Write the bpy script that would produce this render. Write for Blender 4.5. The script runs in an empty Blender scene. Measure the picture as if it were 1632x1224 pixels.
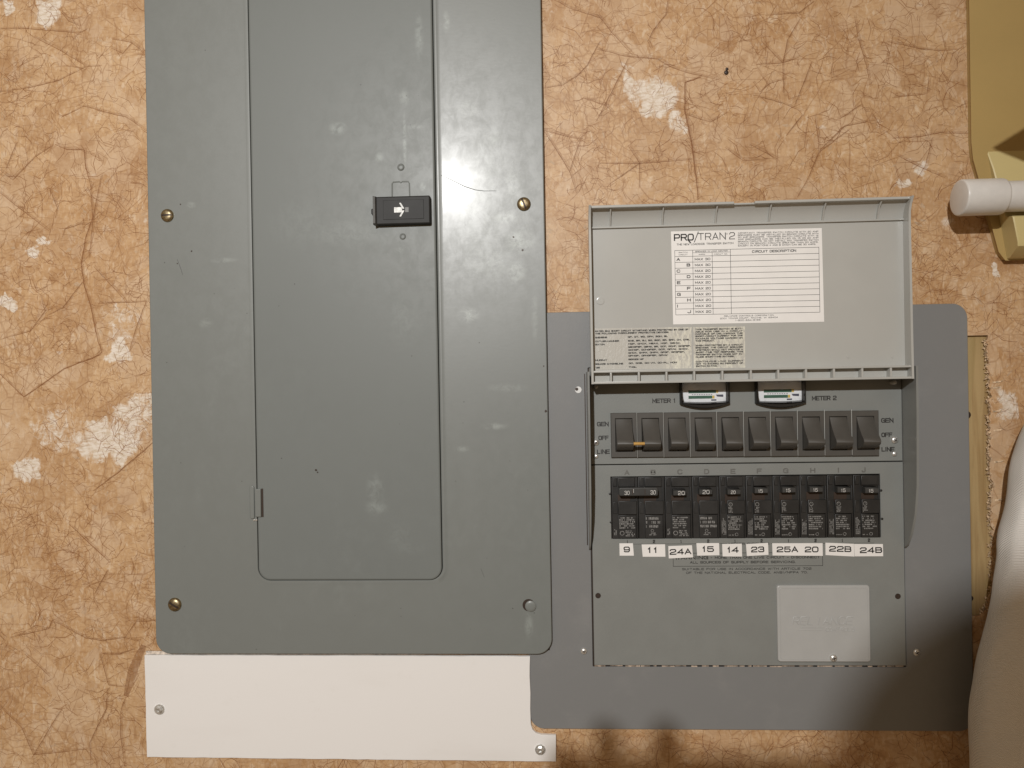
import bpy, bmesh, math, random
from mathutils import Vector, Matrix, noise as mnoise
R = math.radians
random.seed(7)
S = bpy.context.scene
COL = S.collection

# ------------------------------------------------------------------ camera
cd = bpy.data.cameras.new('camera'); cam = bpy.data.objects.new('camera', cd); COL.objects.link(cam)
cd.lens = 26.0; cd.sensor_width = 36.0; cd.sensor_fit = 'HORIZONTAL'; cd.clip_start = 0.01; cd.clip_end = 50
yaw, pitch, roll = R(2.864), R(-0.144), R(-0.995)
fwd = Vector((-math.sin(yaw)*math.cos(pitch), math.cos(yaw)*math.cos(pitch), math.sin(pitch)))
rgt = Vector((math.cos(yaw), math.sin(yaw), 0)); upv = rgt.cross(fwd)
r2 = rgt*math.cos(roll)+upv*math.sin(roll); u2 = upv*math.cos(roll)-rgt*math.sin(roll)
cam.matrix_world = Matrix(((r2.x, u2.x, -fwd.x, 0), (r2.y, u2.y, -fwd.y, -0.68), (r2.z, u2.z, -fwd.z, 0), (0, 0, 0, 1)))
S.camera = cam
# ------------------------------------------------------------------ world: the dim warm room light
w = bpy.data.worlds.new('World'); S.world = w; w.use_nodes = True
bg = w.node_tree.nodes['Background']; bg.inputs[0].default_value = (1.0, 0.70, 0.43, 1); bg.inputs[1].default_value = 0.25
# ------------------------------------------------------------------ the one bulb up behind the photographer
ld = bpy.data.lights.new('bulb', 'SPOT'); ld.energy = 110; ld.color = (1.0, 0.99, 0.975); ld.shadow_soft_size = 0.019
ld.spot_size = R(76); ld.spot_blend = 1.0
lamp = bpy.data.objects.new('bulb', ld); COL.objects.link(lamp); lamp.location = (-0.312, -1.71, 0.630)
lamp.rotation_euler = (Vector((-0.22, 0, -0.12))-lamp.location).to_track_quat('-Z', 'Y').to_euler()
S.view_settings.view_transform = 'Standard'; S.view_settings.look = 'None'
S.view_settings.exposure = 0.0; S.view_settings.gamma = 1.0; S.view_settings.use_curve_mapping = False
S.render.engine = 'CYCLES'

# ------------------------------------------------------------------ materials
def newmat(name):
    m = bpy.data.materials.new(name); m.use_nodes = True
    return m, m.node_tree.nodes, m.node_tree.links, m.node_tree.nodes['Principled BSDF']
def setp(b, col=None, rough=None, metal=None, spec=None):
    if col is not None: b.inputs['Base Color'].default_value = (*col, 1)
    if rough is not None: b.inputs['Roughness'].default_value = rough
    if metal is not None: b.inputs['Metallic'].default_value = metal
    if spec is not None: b.inputs['Specular IOR Level'].default_value = spec
class NT:
    """small helper to wire node trees"""
    def __init__(s, m): s.n = m.node_tree.nodes; s.l = m.node_tree.links
    def put(s, sock, v):
        if isinstance(v, bpy.types.NodeSocket): s.l.new(v, sock)
        elif isinstance(v, (tuple, list)) and len(v) == 3 and sock.type == 'RGBA': sock.default_value = (*v, 1)
        else: sock.default_value = v
    def math(s, op, a, b=0.0, c=None, clamp=False):
        n = s.n.new('ShaderNodeMath'); n.operation = op; n.use_clamp = clamp
        s.put(n.inputs[0], a); s.put(n.inputs[1], b)
        if c is not None: s.put(n.inputs[2], c)
        return n.outputs[0]
    def vmath(s, op, a, b=(0, 0, 0), scale=None):
        n = s.n.new('ShaderNodeVectorMath'); n.operation = op
        s.put(n.inputs[0], a); s.put(n.inputs[1], b)
        if scale is not None: s.put(n.inputs['Scale'], scale)
        return n.outputs['Value'] if op in ('LENGTH', 'DISTANCE', 'DOT_PRODUCT') else n.outputs['Vector']
    def noise(s, vec, scale, detail=2, rough=.5, dist=0, out='Fac', dim='3D'):
        n = s.n.new('ShaderNodeTexNoise'); n.noise_dimensions = dim; s.put(n.inputs['Vector'], vec)
        n.inputs['Scale'].default_value = scale; n.inputs['Detail'].default_value = detail
        n.inputs['Roughness'].default_value = rough; n.inputs['Distortion'].default_value = dist
        return n.outputs[out]
    def voro(s, vec, scale, feat='DISTANCE_TO_EDGE', out='Distance', rnd=1.0):
        n = s.n.new('ShaderNodeTexVoronoi'); n.voronoi_dimensions = '2D'; n.feature = feat
        s.put(n.inputs['Vector'], vec); n.inputs['Scale'].default_value = scale; n.inputs['Randomness'].default_value = rnd
        return n.outputs[out]
    def step(s, x, lo, hi, a=0.0, b=1.0):
        n = s.n.new('ShaderNodeMapRange'); n.interpolation_type = 'SMOOTHSTEP'
        s.put(n.inputs[0], x); n.inputs[1].default_value = lo; n.inputs[2].default_value = hi
        n.inputs[3].default_value = a; n.inputs[4].default_value = b
        return n.outputs[0]
    def mix(s, f, a, b):
        n = s.n.new('ShaderNodeMix'); n.data_type = 'RGBA'
        s.put(n.inputs[0], f); s.put(n.inputs[6], a); s.put(n.inputs[7], b)
        return n.outputs[2]
    def obj(s): return s.n.new('ShaderNodeTexCoord').outputs['Object']
    def bump(s, h, strength, dist=0.001):
        n = s.n.new('ShaderNodeBump'); n.inputs['Strength'].default_value = strength; n.inputs['Distance'].default_value = dist
        s.put(n.inputs['Height'], h); return n.outputs[0]
    def scaled(s, v, sc):
        n = s.n.new('ShaderNodeMapping'); s.put(n.inputs[0], v); n.inputs['Scale'].default_value = sc; return n.outputs[0]

def simple(name, col, rough=.5, metal=0, spec=.5, vary=0.06, nscale=60, bump=0.0, bscale=900):
    m, n, l, b = newmat(name); t = NT(m); setp(b, col, rough, metal, spec)
    P = t.obj()
    f = t.noise(P, nscale, 4, .6)
    lo = tuple(c*(1-vary) for c in col); hi = tuple(min(1, c*(1+vary)) for c in col)
    l.new(t.mix(t.step(f, .3, .7), lo, hi), b.inputs['Base Color'])
    if bump: l.new(t.bump(t.noise(P, bscale, 2), bump, .0002), b.inputs['Normal'])
    return m

def painted_steel(name, col, rough, smudge, seed, wav=.10, spec=.5, coat=0.0, marks=()):
    """grey enamel with greasy smudges, tiny chips and a slightly wavy sheet"""
    m, n, l, b = newmat(name); t = NT(m); setp(b, col, rough, 0, spec)
    P = t.vmath('ADD', t.obj(), (seed, seed*2.3, seed*.7))
    sm = t.noise(t.scaled(P, (1, 1, .6)), 14, 5, .6, .3)
    sm2 = t.noise(t.scaled(P, (1, 1, .8)), 75, 7, .72, .35)
    smk = t.math('MULTIPLY', t.step(sm, .5, .74), t.step(sm2, .42, .7))
    streak = t.math('MULTIPLY', t.step(t.noise(t.scaled(P, (1, 1, .35)), 34, 6, .65, .6), .62, .74), t.step(sm2, .4, .62))
    chip = t.step(t.noise(P, 260, 1), .795, .83)
    haze = t.math('ADD', t.math('MULTIPLY', smk, smudge), t.math('MULTIPLY', streak, smudge*.8), clamp=True)
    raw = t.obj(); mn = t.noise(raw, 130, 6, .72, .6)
    for (mx, mz, rx, rz, am) in marks:               # pale patches and scuffs
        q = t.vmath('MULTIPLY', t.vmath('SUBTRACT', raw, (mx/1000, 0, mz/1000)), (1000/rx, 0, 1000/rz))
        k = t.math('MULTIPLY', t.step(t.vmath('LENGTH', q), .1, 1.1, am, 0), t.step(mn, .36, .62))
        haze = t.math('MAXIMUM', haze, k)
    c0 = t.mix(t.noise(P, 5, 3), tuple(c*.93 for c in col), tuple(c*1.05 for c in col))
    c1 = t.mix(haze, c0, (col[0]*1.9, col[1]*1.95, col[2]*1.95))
    c2 = t.mix(t.math('MULTIPLY', chip, .75), c1, (.03, .028, .025))
    l.new(c2, b.inputs['Base Color'])
    l.new(t.math('ADD', rough, t.math('MULTIPLY', t.step(sm2, .35, .7), .07)), b.inputs['Roughness'])
    b.inputs['Coat Weight'].default_value = coat; b.inputs['Coat Roughness'].default_value = .17
    w_ = t.noise(P, 9, 1, .4)
    peel = t.noise(t.scaled(P, (.45, 1, 1)), 420, 2)
    nb = n.new('ShaderNodeBump'); nb.inputs['Strength'].default_value = wav; nb.inputs['Distance'].default_value = .002
    l.new(w_, nb.inputs['Height'])
    nb2 = n.new('ShaderNodeBump'); nb2.inputs['Strength'].default_value = .10; nb2.inputs['Distance'].default_value = .0002
    l.new(peel, nb2.inputs['Height']); l.new(nb.outputs[0], nb2.inputs['Normal']); l.new(nb2.outputs[0], b.inputs['Normal'])
    return m

def wall_material():
    m, n, l, b = newmat('marbled_hardboard'); t = NT(m); setp(b, None, .45, 0, .3)
    sx = n.new('ShaderNodeSeparateXYZ'); l.new(t.obj(), sx.inputs[0])
    cx = n.new('ShaderNodeCombineXYZ'); l.new(sx.outputs[0], cx.inputs[0]); l.new(sx.outputs[2], cx.inputs[1])
    P = cx.outputs[0]
    def warp(p, sc, amt, det=2):
        c = t.noise(p, sc, det, .55, 0, 'Color'); c = t.vmath('SUBTRACT', c, (.5, .5, .5))
        return t.vmath('ADD', p, t.vmath('SCALE', c, scale=amt))
    Pa = warp(P, 9, .03); Pb = warp(P, 55, .008, 3); Pc = warp(Pa, 90, .004, 2)
    big = t.noise(P, 6, 4, .6); mid = t.noise(Pb, 34, 7, .7); fine = t.noise(t.scaled(P, (1, .45, 1)), 330, 5, .65)
    grain = t.noise(t.scaled(P, (.35, 1, 1)), 420, 3, .6)
    col = t.mix(t.step(mid, .32, .66), (.44, .250, .112), (.575, .378, .205))
    col = t.mix(t.step(big, .40, .66, 0, .40), col, (.62, .435, .25))
    col = t.mix(t.step(fine, .46, .66, 0, .55), col, (.655, .49, .325))
    col = t.mix(t.step(grain, .50, .68, 0, .48), col, (.37, .20, .095))
    fleck = t.noise(t.scaled(Pc, (1, .5, 1)), 150, 4, .6, .5); col = t.mix(t.step(fleck, .56, .68, 0, .65), col, (.68, .53, .37)); col = t.mix(t.step(fleck, .42, .30, 0, .5), col, (.33, .175, .075))
    fa = t.voro(Pa, 30, 'F1', 'Color'); fb = t.voro(Pc, 88, 'F1', 'Color')
    va = n.new('ShaderNodeSeparateColor'); l.new(fa, va.inputs[0]); vb = n.new('ShaderNodeSeparateColor'); l.new(fb, vb.inputs[0])
    col = t.mix(t.step(va.outputs[0], .55, 1.0, 0, .30), col, (.36, .195, .088))
    col = t.mix(t.step(va.outputs[1], .60, 1.0, 0, .50), col, (.60, .435, .28))
    col = t.mix(t.step(vb.outputs[0], .60, 1.0, 0, .32), col, (.36, .195, .088))
    col = t.mix(t.step(vb.outputs[1], .70, 1.0, 0, .42), col, (.62, .46, .31))
    def lines(p, sc, wd, msc, lo, hi, amt, seed):
        d = t.voro(t.vmath('ADD', p, (seed, seed, 0)), sc)
        k = t.noise(t.vmath('ADD', P, (seed*3, 1, 0)), msc, 3, .65)
        return t.math('MULTIPLY', t.step(d, 0, wd, 1, 0), t.step(k, lo, hi, 0, amt))
    L1 = lines(Pa, 24, .020, 20, .42, .62, .60, 1.3)
    L2 = lines(Pc, 60, .045, 22, .46, .62, .48, 4.7)
    L3 = lines(t.scaled(Pc, (1, .5, 1)), 130, .10, 14, .48, .62, .48, 7.9)
    L5 = lines(t.scaled(Pb, (.45, 1, 1)), 120, .09, 13, .48, .62, .45, 9.1)
    L6 = lines(Pc, 210, .13, 24, .54, .68, .32, 5.5)
    L = t.math('MAXIMUM', t.math('MAXIMUM', L1, L2), t.math('MAXIMUM', L6, t.math('MAXIMUM', L3, L5)))
    col = t.mix(L, col, (.275, .128, .052))
    blot = t.math('MULTIPLY', t.step(t.noise(Pb, 19, 5, .6), .61, .76), .50)
    col = t.mix(blot, col, (.36, .185, .078))
    wn = t.noise(t.scaled(Pb, (1.3, .8, 1)), 95, 7, .75, .8)
    tot = None; Pw = warp(Pb, 45, .036, 5)
    for (x, z, rx, rz, a) in WHITE:                  # worn bare white patches, where the photograph shows them
        q = t.vmath('MULTIPLY', t.vmath('SUBTRACT', Pw, (x, z, 0)), (1/rx, 1/rz, 0))
        k = t.step(t.vmath('LENGTH', q), .45, 1.05, a, 0)
        tot = k if tot is None else t.math('MAXIMUM', tot, k)
    wm = t.step(t.math('ADD', tot, t.math('MULTIPLY', t.math('SUBTRACT', wn, .5), 2.2)), .34, .86)
    wm = t.math('MULTIPLY', wm, t.step(tot, 0.02, .3))
    sp = t.step(t.noise(Pb, 46, 3, .5), .70, .77, 0, .6)
    wm = t.math('MAXIMUM', wm, sp)
    col = t.mix(t.math('MULTIPLY', wm, t.math('SUBTRACT', .97, t.math('MULTIPLY', L, .6))), col, t.mix(t.step(grain, .4, .65), (.76, .69, .60), (.60, .50, .38)))
    l.new(col, b.inputs['Base Color'])
    l.new(t.bump(t.math('ADD', t.math('MULTIPLY', L, -.4), t.math('MULTIPLY', fine, .5)), .15, .0003), b.inputs['Normal'])
    return m

# ------------------------------------------------------------------ mesh helpers; millimetres on the wall: x right, z up, d out of the wall
def V3(x, z, d): return (x/1000, -d/1000, z/1000)
def shade(me, ang=30):
    big = max((p.area for p in me.polygons), default=0)
    me.set_sharp_from_angle(angle=R(ang))
    for p in me.polygons: p.use_smooth = not (abs(p.normal.y) > .9999 or p.area > .25*big and len(p.vertices) > 4)
class MB:
    def __init__(s): s.v = []; s.f = []
    def add(s, vs, fs):
        o = len(s.v); s.v += vs; s.f += [tuple(i+o for i in f) for f in fs]
    def box(s, x0, x1, z0, z1, d0, d1, bev=0.0):
        if bev: return s.plate(rect(x0, x1, z0, z1), d0, d1, bev)
        s.add([V3(x, z, d) for d in (d0, d1) for z in (z0, z1) for x in (x0, x1)],
              [(0, 2, 3, 1), (4, 5, 7, 6), (0, 1, 5, 4), (2, 6, 7, 3), (0, 4, 6, 2), (1, 3, 7, 5)])
    def loops(s, ls, cap0=True, cap1=True):
        """ls: closed loops [(x,z,d)...] with equal counts, skinned in order"""
        n = len(ls[0]); vs = [V3(*p) for l in ls for p in l]; fs = []
        for k in range(len(ls)-1):
            for i in range(n):
                j = (i+1) % n; fs.append((k*n+i, k*n+j, (k+1)*n+j, (k+1)*n+i))
        if cap0: fs.append(tuple(range(n-1, -1, -1)))
        if cap1: fs.append(tuple((len(ls)-1)*n+i for i in range(n)))
        s.add(vs, fs)
    def plate(s, poly, d0, d1, bev=0.4):
        """flat plate with a rounded front edge; poly counter-clockwise (x,z)"""
        ls = [[(x, z, d0) for x, z in poly], [(x, z, d1-bev) for x, z in poly]]
        for a in (30, 60, 90):
            ls.append([(x, z, d1-bev+bev*math.sin(R(a))) for x, z in inset(poly, bev*(1-math.cos(R(a))))])
        s.loops(ls)
    def lathe(s, cx, cz, prof, n=20):
        """prof: [(radius, depth)...] about an axis out of the wall"""
        s.loops([[(cx+r*math.cos(2*math.pi*i/n), cz+r*math.sin(2*math.pi*i/n), d) for i in range(n)] for r, d in prof])
    def xcyl(s, x0, x1, cz, cd_, prof, n=28):
        """tube along x; prof [(x, radius)...]"""
        s.loops([[(x, cz+r*math.cos(2*math.pi*i/n), cd_+r*math.sin(2*math.pi*i/n)) for i in range(n)] for x, r in prof])
    def profile_x(s, prof, x0, x1):
        """(z,d) outline swept along x"""
        s.loops([[(x0, z, d) for z, d in prof], [(x1, z, d) for z, d in prof]])
    def ribbon(s, pts, wid, d, taper=True):
        n = len(pts); vs = []
        for i, (x, z) in enumerate(pts):
            a = pts[max(0, i-1)]; b = pts[min(n-1, i+1)]; dx, dz = b[0]-a[0], b[1]-a[1]; L = math.hypot(dx, dz) or 1
            t_ = i/(n-1); h = wid/2*((.35+.65*math.sin(math.pi*min(1, .12+t_*.8))) if taper else 1)
            vs += [V3(x-dz/L*h, z+dx/L*h, d), V3(x+dz/L*h, z-dx/L*h, d)]
        s.add(vs, [(2*i+1, 2*i+3, 2*i+2, 2*i) for i in range(n-1)])
    def build(s, name, mat, parent=None, ang=30, smooth=True):
        me = bpy.data.meshes.new(name); me.from_pydata(s.v, [], s.f); me.validate()
        bm = bmesh.new(); bm.from_mesh(me); bmesh.ops.recalc_face_normals(bm, faces=bm.faces); bm.to_mesh(me); bm.free()
        if mat: me.materials.append(mat)
        if smooth: shade(me, ang)
        return link(name, me, parent)
def link(name, me, parent=None):
    o = bpy.data.objects.new(name, me); COL.objects.link(o)
    if parent is not None:
        o.parent = parent
        p = parent
        off = Vector((0, 0, 0))
        while p is not None: off += p.location; p = p.parent
        o.location = -off
    return o
def rect(x0, x1, z0, z1): return [(x0, z0), (x1, z0), (x1, z1), (x0, z1)]
def rrect(x0, x1, z0, z1, r, n=6, rs=None):
    rs = rs or (r, r, r, r); out = []          # bottom-left, bottom-right, top-right, top-left
    for (cx, cz, a0, q) in ((x0+rs[0], z0+rs[0], 180, rs[0]), (x1-rs[1], z0+rs[1], 270, rs[1]), (x1-rs[2], z1-rs[2], 0, rs[2]), (x0+rs[3], z1-rs[3], 90, rs[3])):
        for i in range(n+1): a = R(a0+90*i/n); out.append((cx+q*math.cos(a), cz+q*math.sin(a)))
    return out
def inset(poly, t):
    n = len(poly); out = []
    for i in range(n):
        a, b, c = Vector(poly[i-1]), Vector(poly[i]), Vector(poly[(i+1) % n])
        e1 = (b-a); e2 = (c-b)
        n1 = Vector((-e1.y, e1.x)).normalized() if e1.length > 1e-9 else None
        n2 = Vector((-e2.y, e2.x)).normalized() if e2.length > 1e-9 else None
        n1 = n1 or n2; n2 = n2 or n1
        m = (n1+n2); m = m/max(.3, m.length_squared)*2 if m.length > 1e-6 else n1
        out.append((b.x+m.x*t, b.y+m.y*t))
    return out
def ring_plate(name, outer, inner, mat, parent, ang=30):
    """outer/inner: lists of loops [(x,z,d)...]; the sheet fills between outer[-1] and inner[0]"""
    mb = MB(); mb.loops(outer, False, False); mb.loops(inner, False, False)
    me = bpy.data.meshes.new(name); me.from_pydata(mb.v, [], mb.f)
    bm = bmesh.new(); bm.from_mesh(me); bm.verts.ensure_lookup_table()
    no = len(outer[0]); o0 = (len(outer)-1)*no; ni = len(inner[0]); i0 = len(outer)*no
    es = []
    for base, n in ((o0, no), (i0, ni)):
        for i in range(n):
            a, b = bm.verts[base+i], bm.verts[base+(i+1) % n]
            es.append(bm.edges.get((a, b)) or bm.edges.new((a, b)))
    bmesh.ops.triangle_fill(bm, edges=es, use_beauty=True, use_dissolve=False)
    bmesh.ops.recalc_face_normals(bm, faces=bm.faces)
    # the sheet must face the room
    big = max(bm.faces, key=lambda f: f.calc_area())
    if big.normal.y > 0: bmesh.ops.reverse_faces(bm, faces=bm.faces)
    bm.to_mesh(me); bm.free(); me.materials.append(mat); shade(me, ang)
    return link(name, me, parent)
def thing(name, label, cat, loc=(0, 0, 0), group=None):
    o = bpy.data.objects.new(name, None); COL.objects.link(o); o.location = loc; o.empty_display_size = .02
    o['label'] = label; o['category'] = cat
    if group: o['group'] = group
    return o
def tag(o, label, cat): o['label'] = label; o['category'] = cat; return o
def copy_part(src, parent, dx=0, dz=0):
    o = src.copy(); COL.objects.link(o); o.parent = parent; o.location = src.location+Vector((dx/1000, 0, dz/1000)); return o

# lettering: a square-shouldered stroke alphabet drawn as thin printed ribbons
_k = .2
def _o(x0=0., x1=1., y0=0., y1=1., k=_k): return [(x0+k, y0), (x1-k, y0), (x1, y0+k), (x1, y1-k), (x1-k, y1), (x0+k, y1), (x0, y1-k), (x0, y0+k), (x0+k, y0)]
GLY = {
 'A': [[(0, 0), (.5, 1), (1, 0)], [(.2, .32), (.8, .32)]], 'B': [[(0, .52), (0, 1), (.8, 1), (.95, .85), (.95, .66), (.8, .52), (0, .52), (0, 0), (.82, 0), (1, .15), (1, .38), (.82, .52)]],
 'C': [[(1, .8), (1-_k, 1), (_k, 1), (0, 1-_k), (0, _k), (_k, 0), (1-_k, 0), (1, .2)]], 'D': [[(0, 0), (0, 1), (.75, 1), (1, .75), (1, .25), (.75, 0), (0, 0)]],
 'E': [[(1, 1), (0, 1), (0, 0), (1, 0)], [(0, .52), (.9, .52)]], 'F': [[(1, 1), (0, 1), (0, 0)], [(0, .5), (.88, .5)]],
 'G': [[(1, .82), (1-_k, 1), (_k, 1), (0, 1-_k), (0, _k), (_k, 0), (1, 0), (1, .48), (.58, .48)]], 'H': [[(0, 0), (0, 1)], [(1, 0), (1, 1)], [(0, .52), (1, .52)]],
 'I': [[(.5, 0), (.5, 1)]], 'J': [[(1, 1), (1, _k), (1-_k, 0), (_k, 0), (0, .25)]], 'K': [[(0, 0), (0, 1)], [(1, 1), (.12, .5), (1, 0)]], 'L': [[(0, 1), (0, 0), (1, 0)]],
 'M': [[(0, 0), (0, 1), (.5, .25), (1, 1), (1, 0)]], 'N': [[(0, 0), (0, 1), (1, 0), (1, 1)]], 'O': [_o()], 'P': [[(0, 0), (0, 1), (.82, 1), (1, .84), (1, .58), (.82, .42), (0, .42)]],
 'Q': [_o(), [(.6, .3), (1, -.05)]], 'R': [[(0, 0), (0, 1), (.82, 1), (1, .84), (1, .6), (.82, .45), (0, .45)], [(.6, .45), (1, 0)]],
 'S': [[(1, .8), (.85, 1), (.15, 1), (0, .86), (0, .66), (.15, .53), (.85, .5), (1, .36), (1, .14), (.85, 0), (.15, 0), (0, .2)]], 'T': [[(0, 1), (1, 1)], [(.5, 1), (.5, 0)]],
 'U': [[(0, 1), (0, _k), (_k, 0), (1-_k, 0), (1, _k), (1, 1)]], 'V': [[(0, 1), (.5, 0), (1, 1)]], 'W': [[(0, 1), (.25, 0), (.5, .8), (.75, 0), (1, 1)]], 'X': [[(0, 0), (1, 1)], [(0, 1), (1, 0)]],
 'Y': [[(0, 1), (.5, .5), (1, 1)], [(.5, .5), (.5, 0)]], 'Z': [[(0, 1), (1, 1), (0, 0), (1, 0)]],
 '0': [_o()], '1': [[(.28, .76), (.62, 1), (.62, 0)]], '2': [[(0, .78), (.16, 1), (.84, 1), (1, .86), (1, .64), (.84, .5), (.2, .36), (0, .2), (0, 0), (1, 0)]],
 '3': [[(0, .82), (.15, 1), (.84, 1), (.98, .86), (.98, .66), (.84, .53), (.35, .53)], [(.84, .53), (1, .38), (1, .14), (.85, 0), (.15, 0), (0, .2)]], '4': [[(.78, 0), (.78, 1), (0, .28), (1, .28)]],
 '5': [[(.95, 1), (.08, 1), (.04, .56), (.82, .6), (1, .44), (1, .16), (.84, 0), (.16, 0), (0, .18)]], '6': [[(.95, .85), (.8, 1), (.18, 1), (0, .82), (0, .16), (.18, 0), (.82, 0), (1, .16), (1, .42), (.82, .58), (0, .56)]],
 '7': [[(0, 1), (1, 1), (.35, 0)]], '8': [_o(.05, .95, .53, 1, .14), _o(0, 1, 0, .53, .16)], '9': [[(.05, .15), (.2, 0), (.82, 0), (1, .18), (1, .84), (.82, 1), (.18, 1), (0, .84), (0, .58), (.18, .42), (1, .44)]],
 '-': [[(.15, .45), (.85, .45)]], '.': [[(.42, 0), (.58, 0)]], ',': [[(.55, .05), (.42, -.18)]], '/': [[(0, 0), (1, 1)]], '!': [[(.5, 1), (.5, .3)], [(.5, .1), (.5, 0)]], ':': [[(.5, .1), (.5, .2)], [(.5, .6), (.5, .7)]]}
NARROW = {'I': .30, '1': .55, '.': .35, ',': .35, '!': .35, ':': .35, ' ': .55, '-': .7, 'J': .85, 'L': .85, 'M': 1.15, 'W': 1.25}
def stroke(mb, pts, hw, place, d):
    """one mitred ribbon"""
    closed = pts[0] == pts[-1]; p = [Vector(q) for q in (pts[:-1] if closed else pts)]; n = len(p); L = []; Rr = []
    for i in range(n):
        a = p[i-1] if (closed or i > 0) else None; c = p[(i+1) % n] if (closed or i < n-1) else None
        e1 = (p[i]-a).normalized() if a is not None else None; e2 = (c-p[i]).normalized() if c is not None else None
        e1 = e1 or e2; e2 = e2 or e1
        n1, n2 = Vector((-e1.y, e1.x)), Vector((-e2.y, e2.x)); m = n1+n2
        m = m/max(m.length_squared, .45)*2 if m.length > 1e-4 else n1
        q = p[i].copy()
        if not closed and i == 0: q -= e2*hw*.9
        if not closed and i == n-1: q += e1*hw*.9
        L.append(q+m*hw); Rr.append(q-m*hw)
    vs = []
    for i in range(n): vs += [V3(*place(L[i]), d), V3(*place(Rr[i]), d)]
    k = n if closed else n-1
    mb.add(vs, [(2*i, 2*i+1, (2*i+3) % (2*n), (2*i+2) % (2*n)) for i in range(k)])
def put_text(mb, s, x0, x1, zb, cap, d, bold=0.0, rot=0.0, asp=1.0):
    """one line of lettering from x0 to x1, baseline zb, capital height cap; bold = stroke weight change"""
    s = s.upper(); gap = .34; ws = [NARROW.get(c, 1.0) for c in s]; tot = sum(ws)+gap*(len(s)-1)
    hw = cap*max(.045, .082+bold)                     # half stroke width in mm
    u = (x1-x0-2*hw)/tot; cs, sn = math.cos(R(rot)), math.sin(R(rot)); x = hw; kk = 0
    for c, w1 in zip(s, ws):
        for pl_ in GLY.get(c, []):
            g = [(x+q[0]*w1*u if c not in 'I!.,:' else x+w1*u*.5+(q[0]-.5)*w1*u, hw+q[1]*(cap-2*hw)) for q in pl_]
            stroke(mb, g, hw, lambda q: (x0+q[0]*cs-q[1]*sn, zb+q[0]*sn+q[1]*cs), d+.006*(kk % 4)); kk += 1
        x += (w1+gap)*u
def print_obj(name, mb, mat, parent):
    me = bpy.data.meshes.new(name); me.from_pydata(mb.v, [], mb.f); me.materials.append(mat)
    bm = bmesh.new(); bm.from_mesh(me)
    for f_ in bm.faces:
        f_.normal_update()
        if f_.normal.y > 0: f_.normal_flip()
    bm.to_mesh(me); bm.free()
    return link(name, me, parent)

# ================================================================== the wall
WHITE = [(.100, .257, .027, .026, .9), (.078, .268, .012, .028, .7), (.121, .232, .011, .018, .75), (-.415, -.047, .048, .030, .9), (-.468, -.038, .034, .028, .55),
         (-.388, -.020, .036, .020, .75), (-.352, -.012, .022, .012, .95), (-.498, -.075, .022, .014, .95), (-.402, .060, .028, .032, .50), (-.405, .033, .014, .012, .9),
         (-.478, .142, .010, .008, 1.0), (-.487, .131, .011, .008, 1.0), (-.514, .083, .014, .010, 1.0), (-.47, .358, .016, .02, 1.0), (-.507, .362, .012, .014, .9),
         (.334, .188, .012, .010, .75), (.322, .172, .008, .005, .7), (.407, -.028, .013, .022, .8), (.398, .094, .007, .006, .9)]
M_wall = wall_material()
HX0, HX1, HZ0, HZ1 = 336, 393, -216, 34.5           # cut-out in the hardboard beside the switch
rnd = random.Random(3)
hole = [(HX0, HZ0), (HX1-12, HZ0)]
z = HZ0
xprev = 0
while z < HZ1-7:
    z += rnd.uniform(1.6, 4.2)
    base = HX1-12+min(1, (z-HZ0)/22)*10
    hole.append((base+rnd.uniform(-1.1, 1.1)+(2.0 if z < 0 and rnd.random() < .12 else 0)+(1.0 if z < 5 else 0), min(z, HZ1-3)))
hole += [(HX1-1.2, HZ1-1.5), (HX1-1.5, HZ1), (HX0, HZ1)]
ring = rect(-1250, 1250, -950, 950)
wall = ring_plate('wall', [[(x, z, -5) for x, z in ring], [(x, z, 0) for x, z in ring]],
                  [[(x, z, 0) for x, z in hole], [(x, z, -3.2) for x, z in inset(hole, -.4)]], M_wall, None)
wall['kind'] = 'structure'

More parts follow.
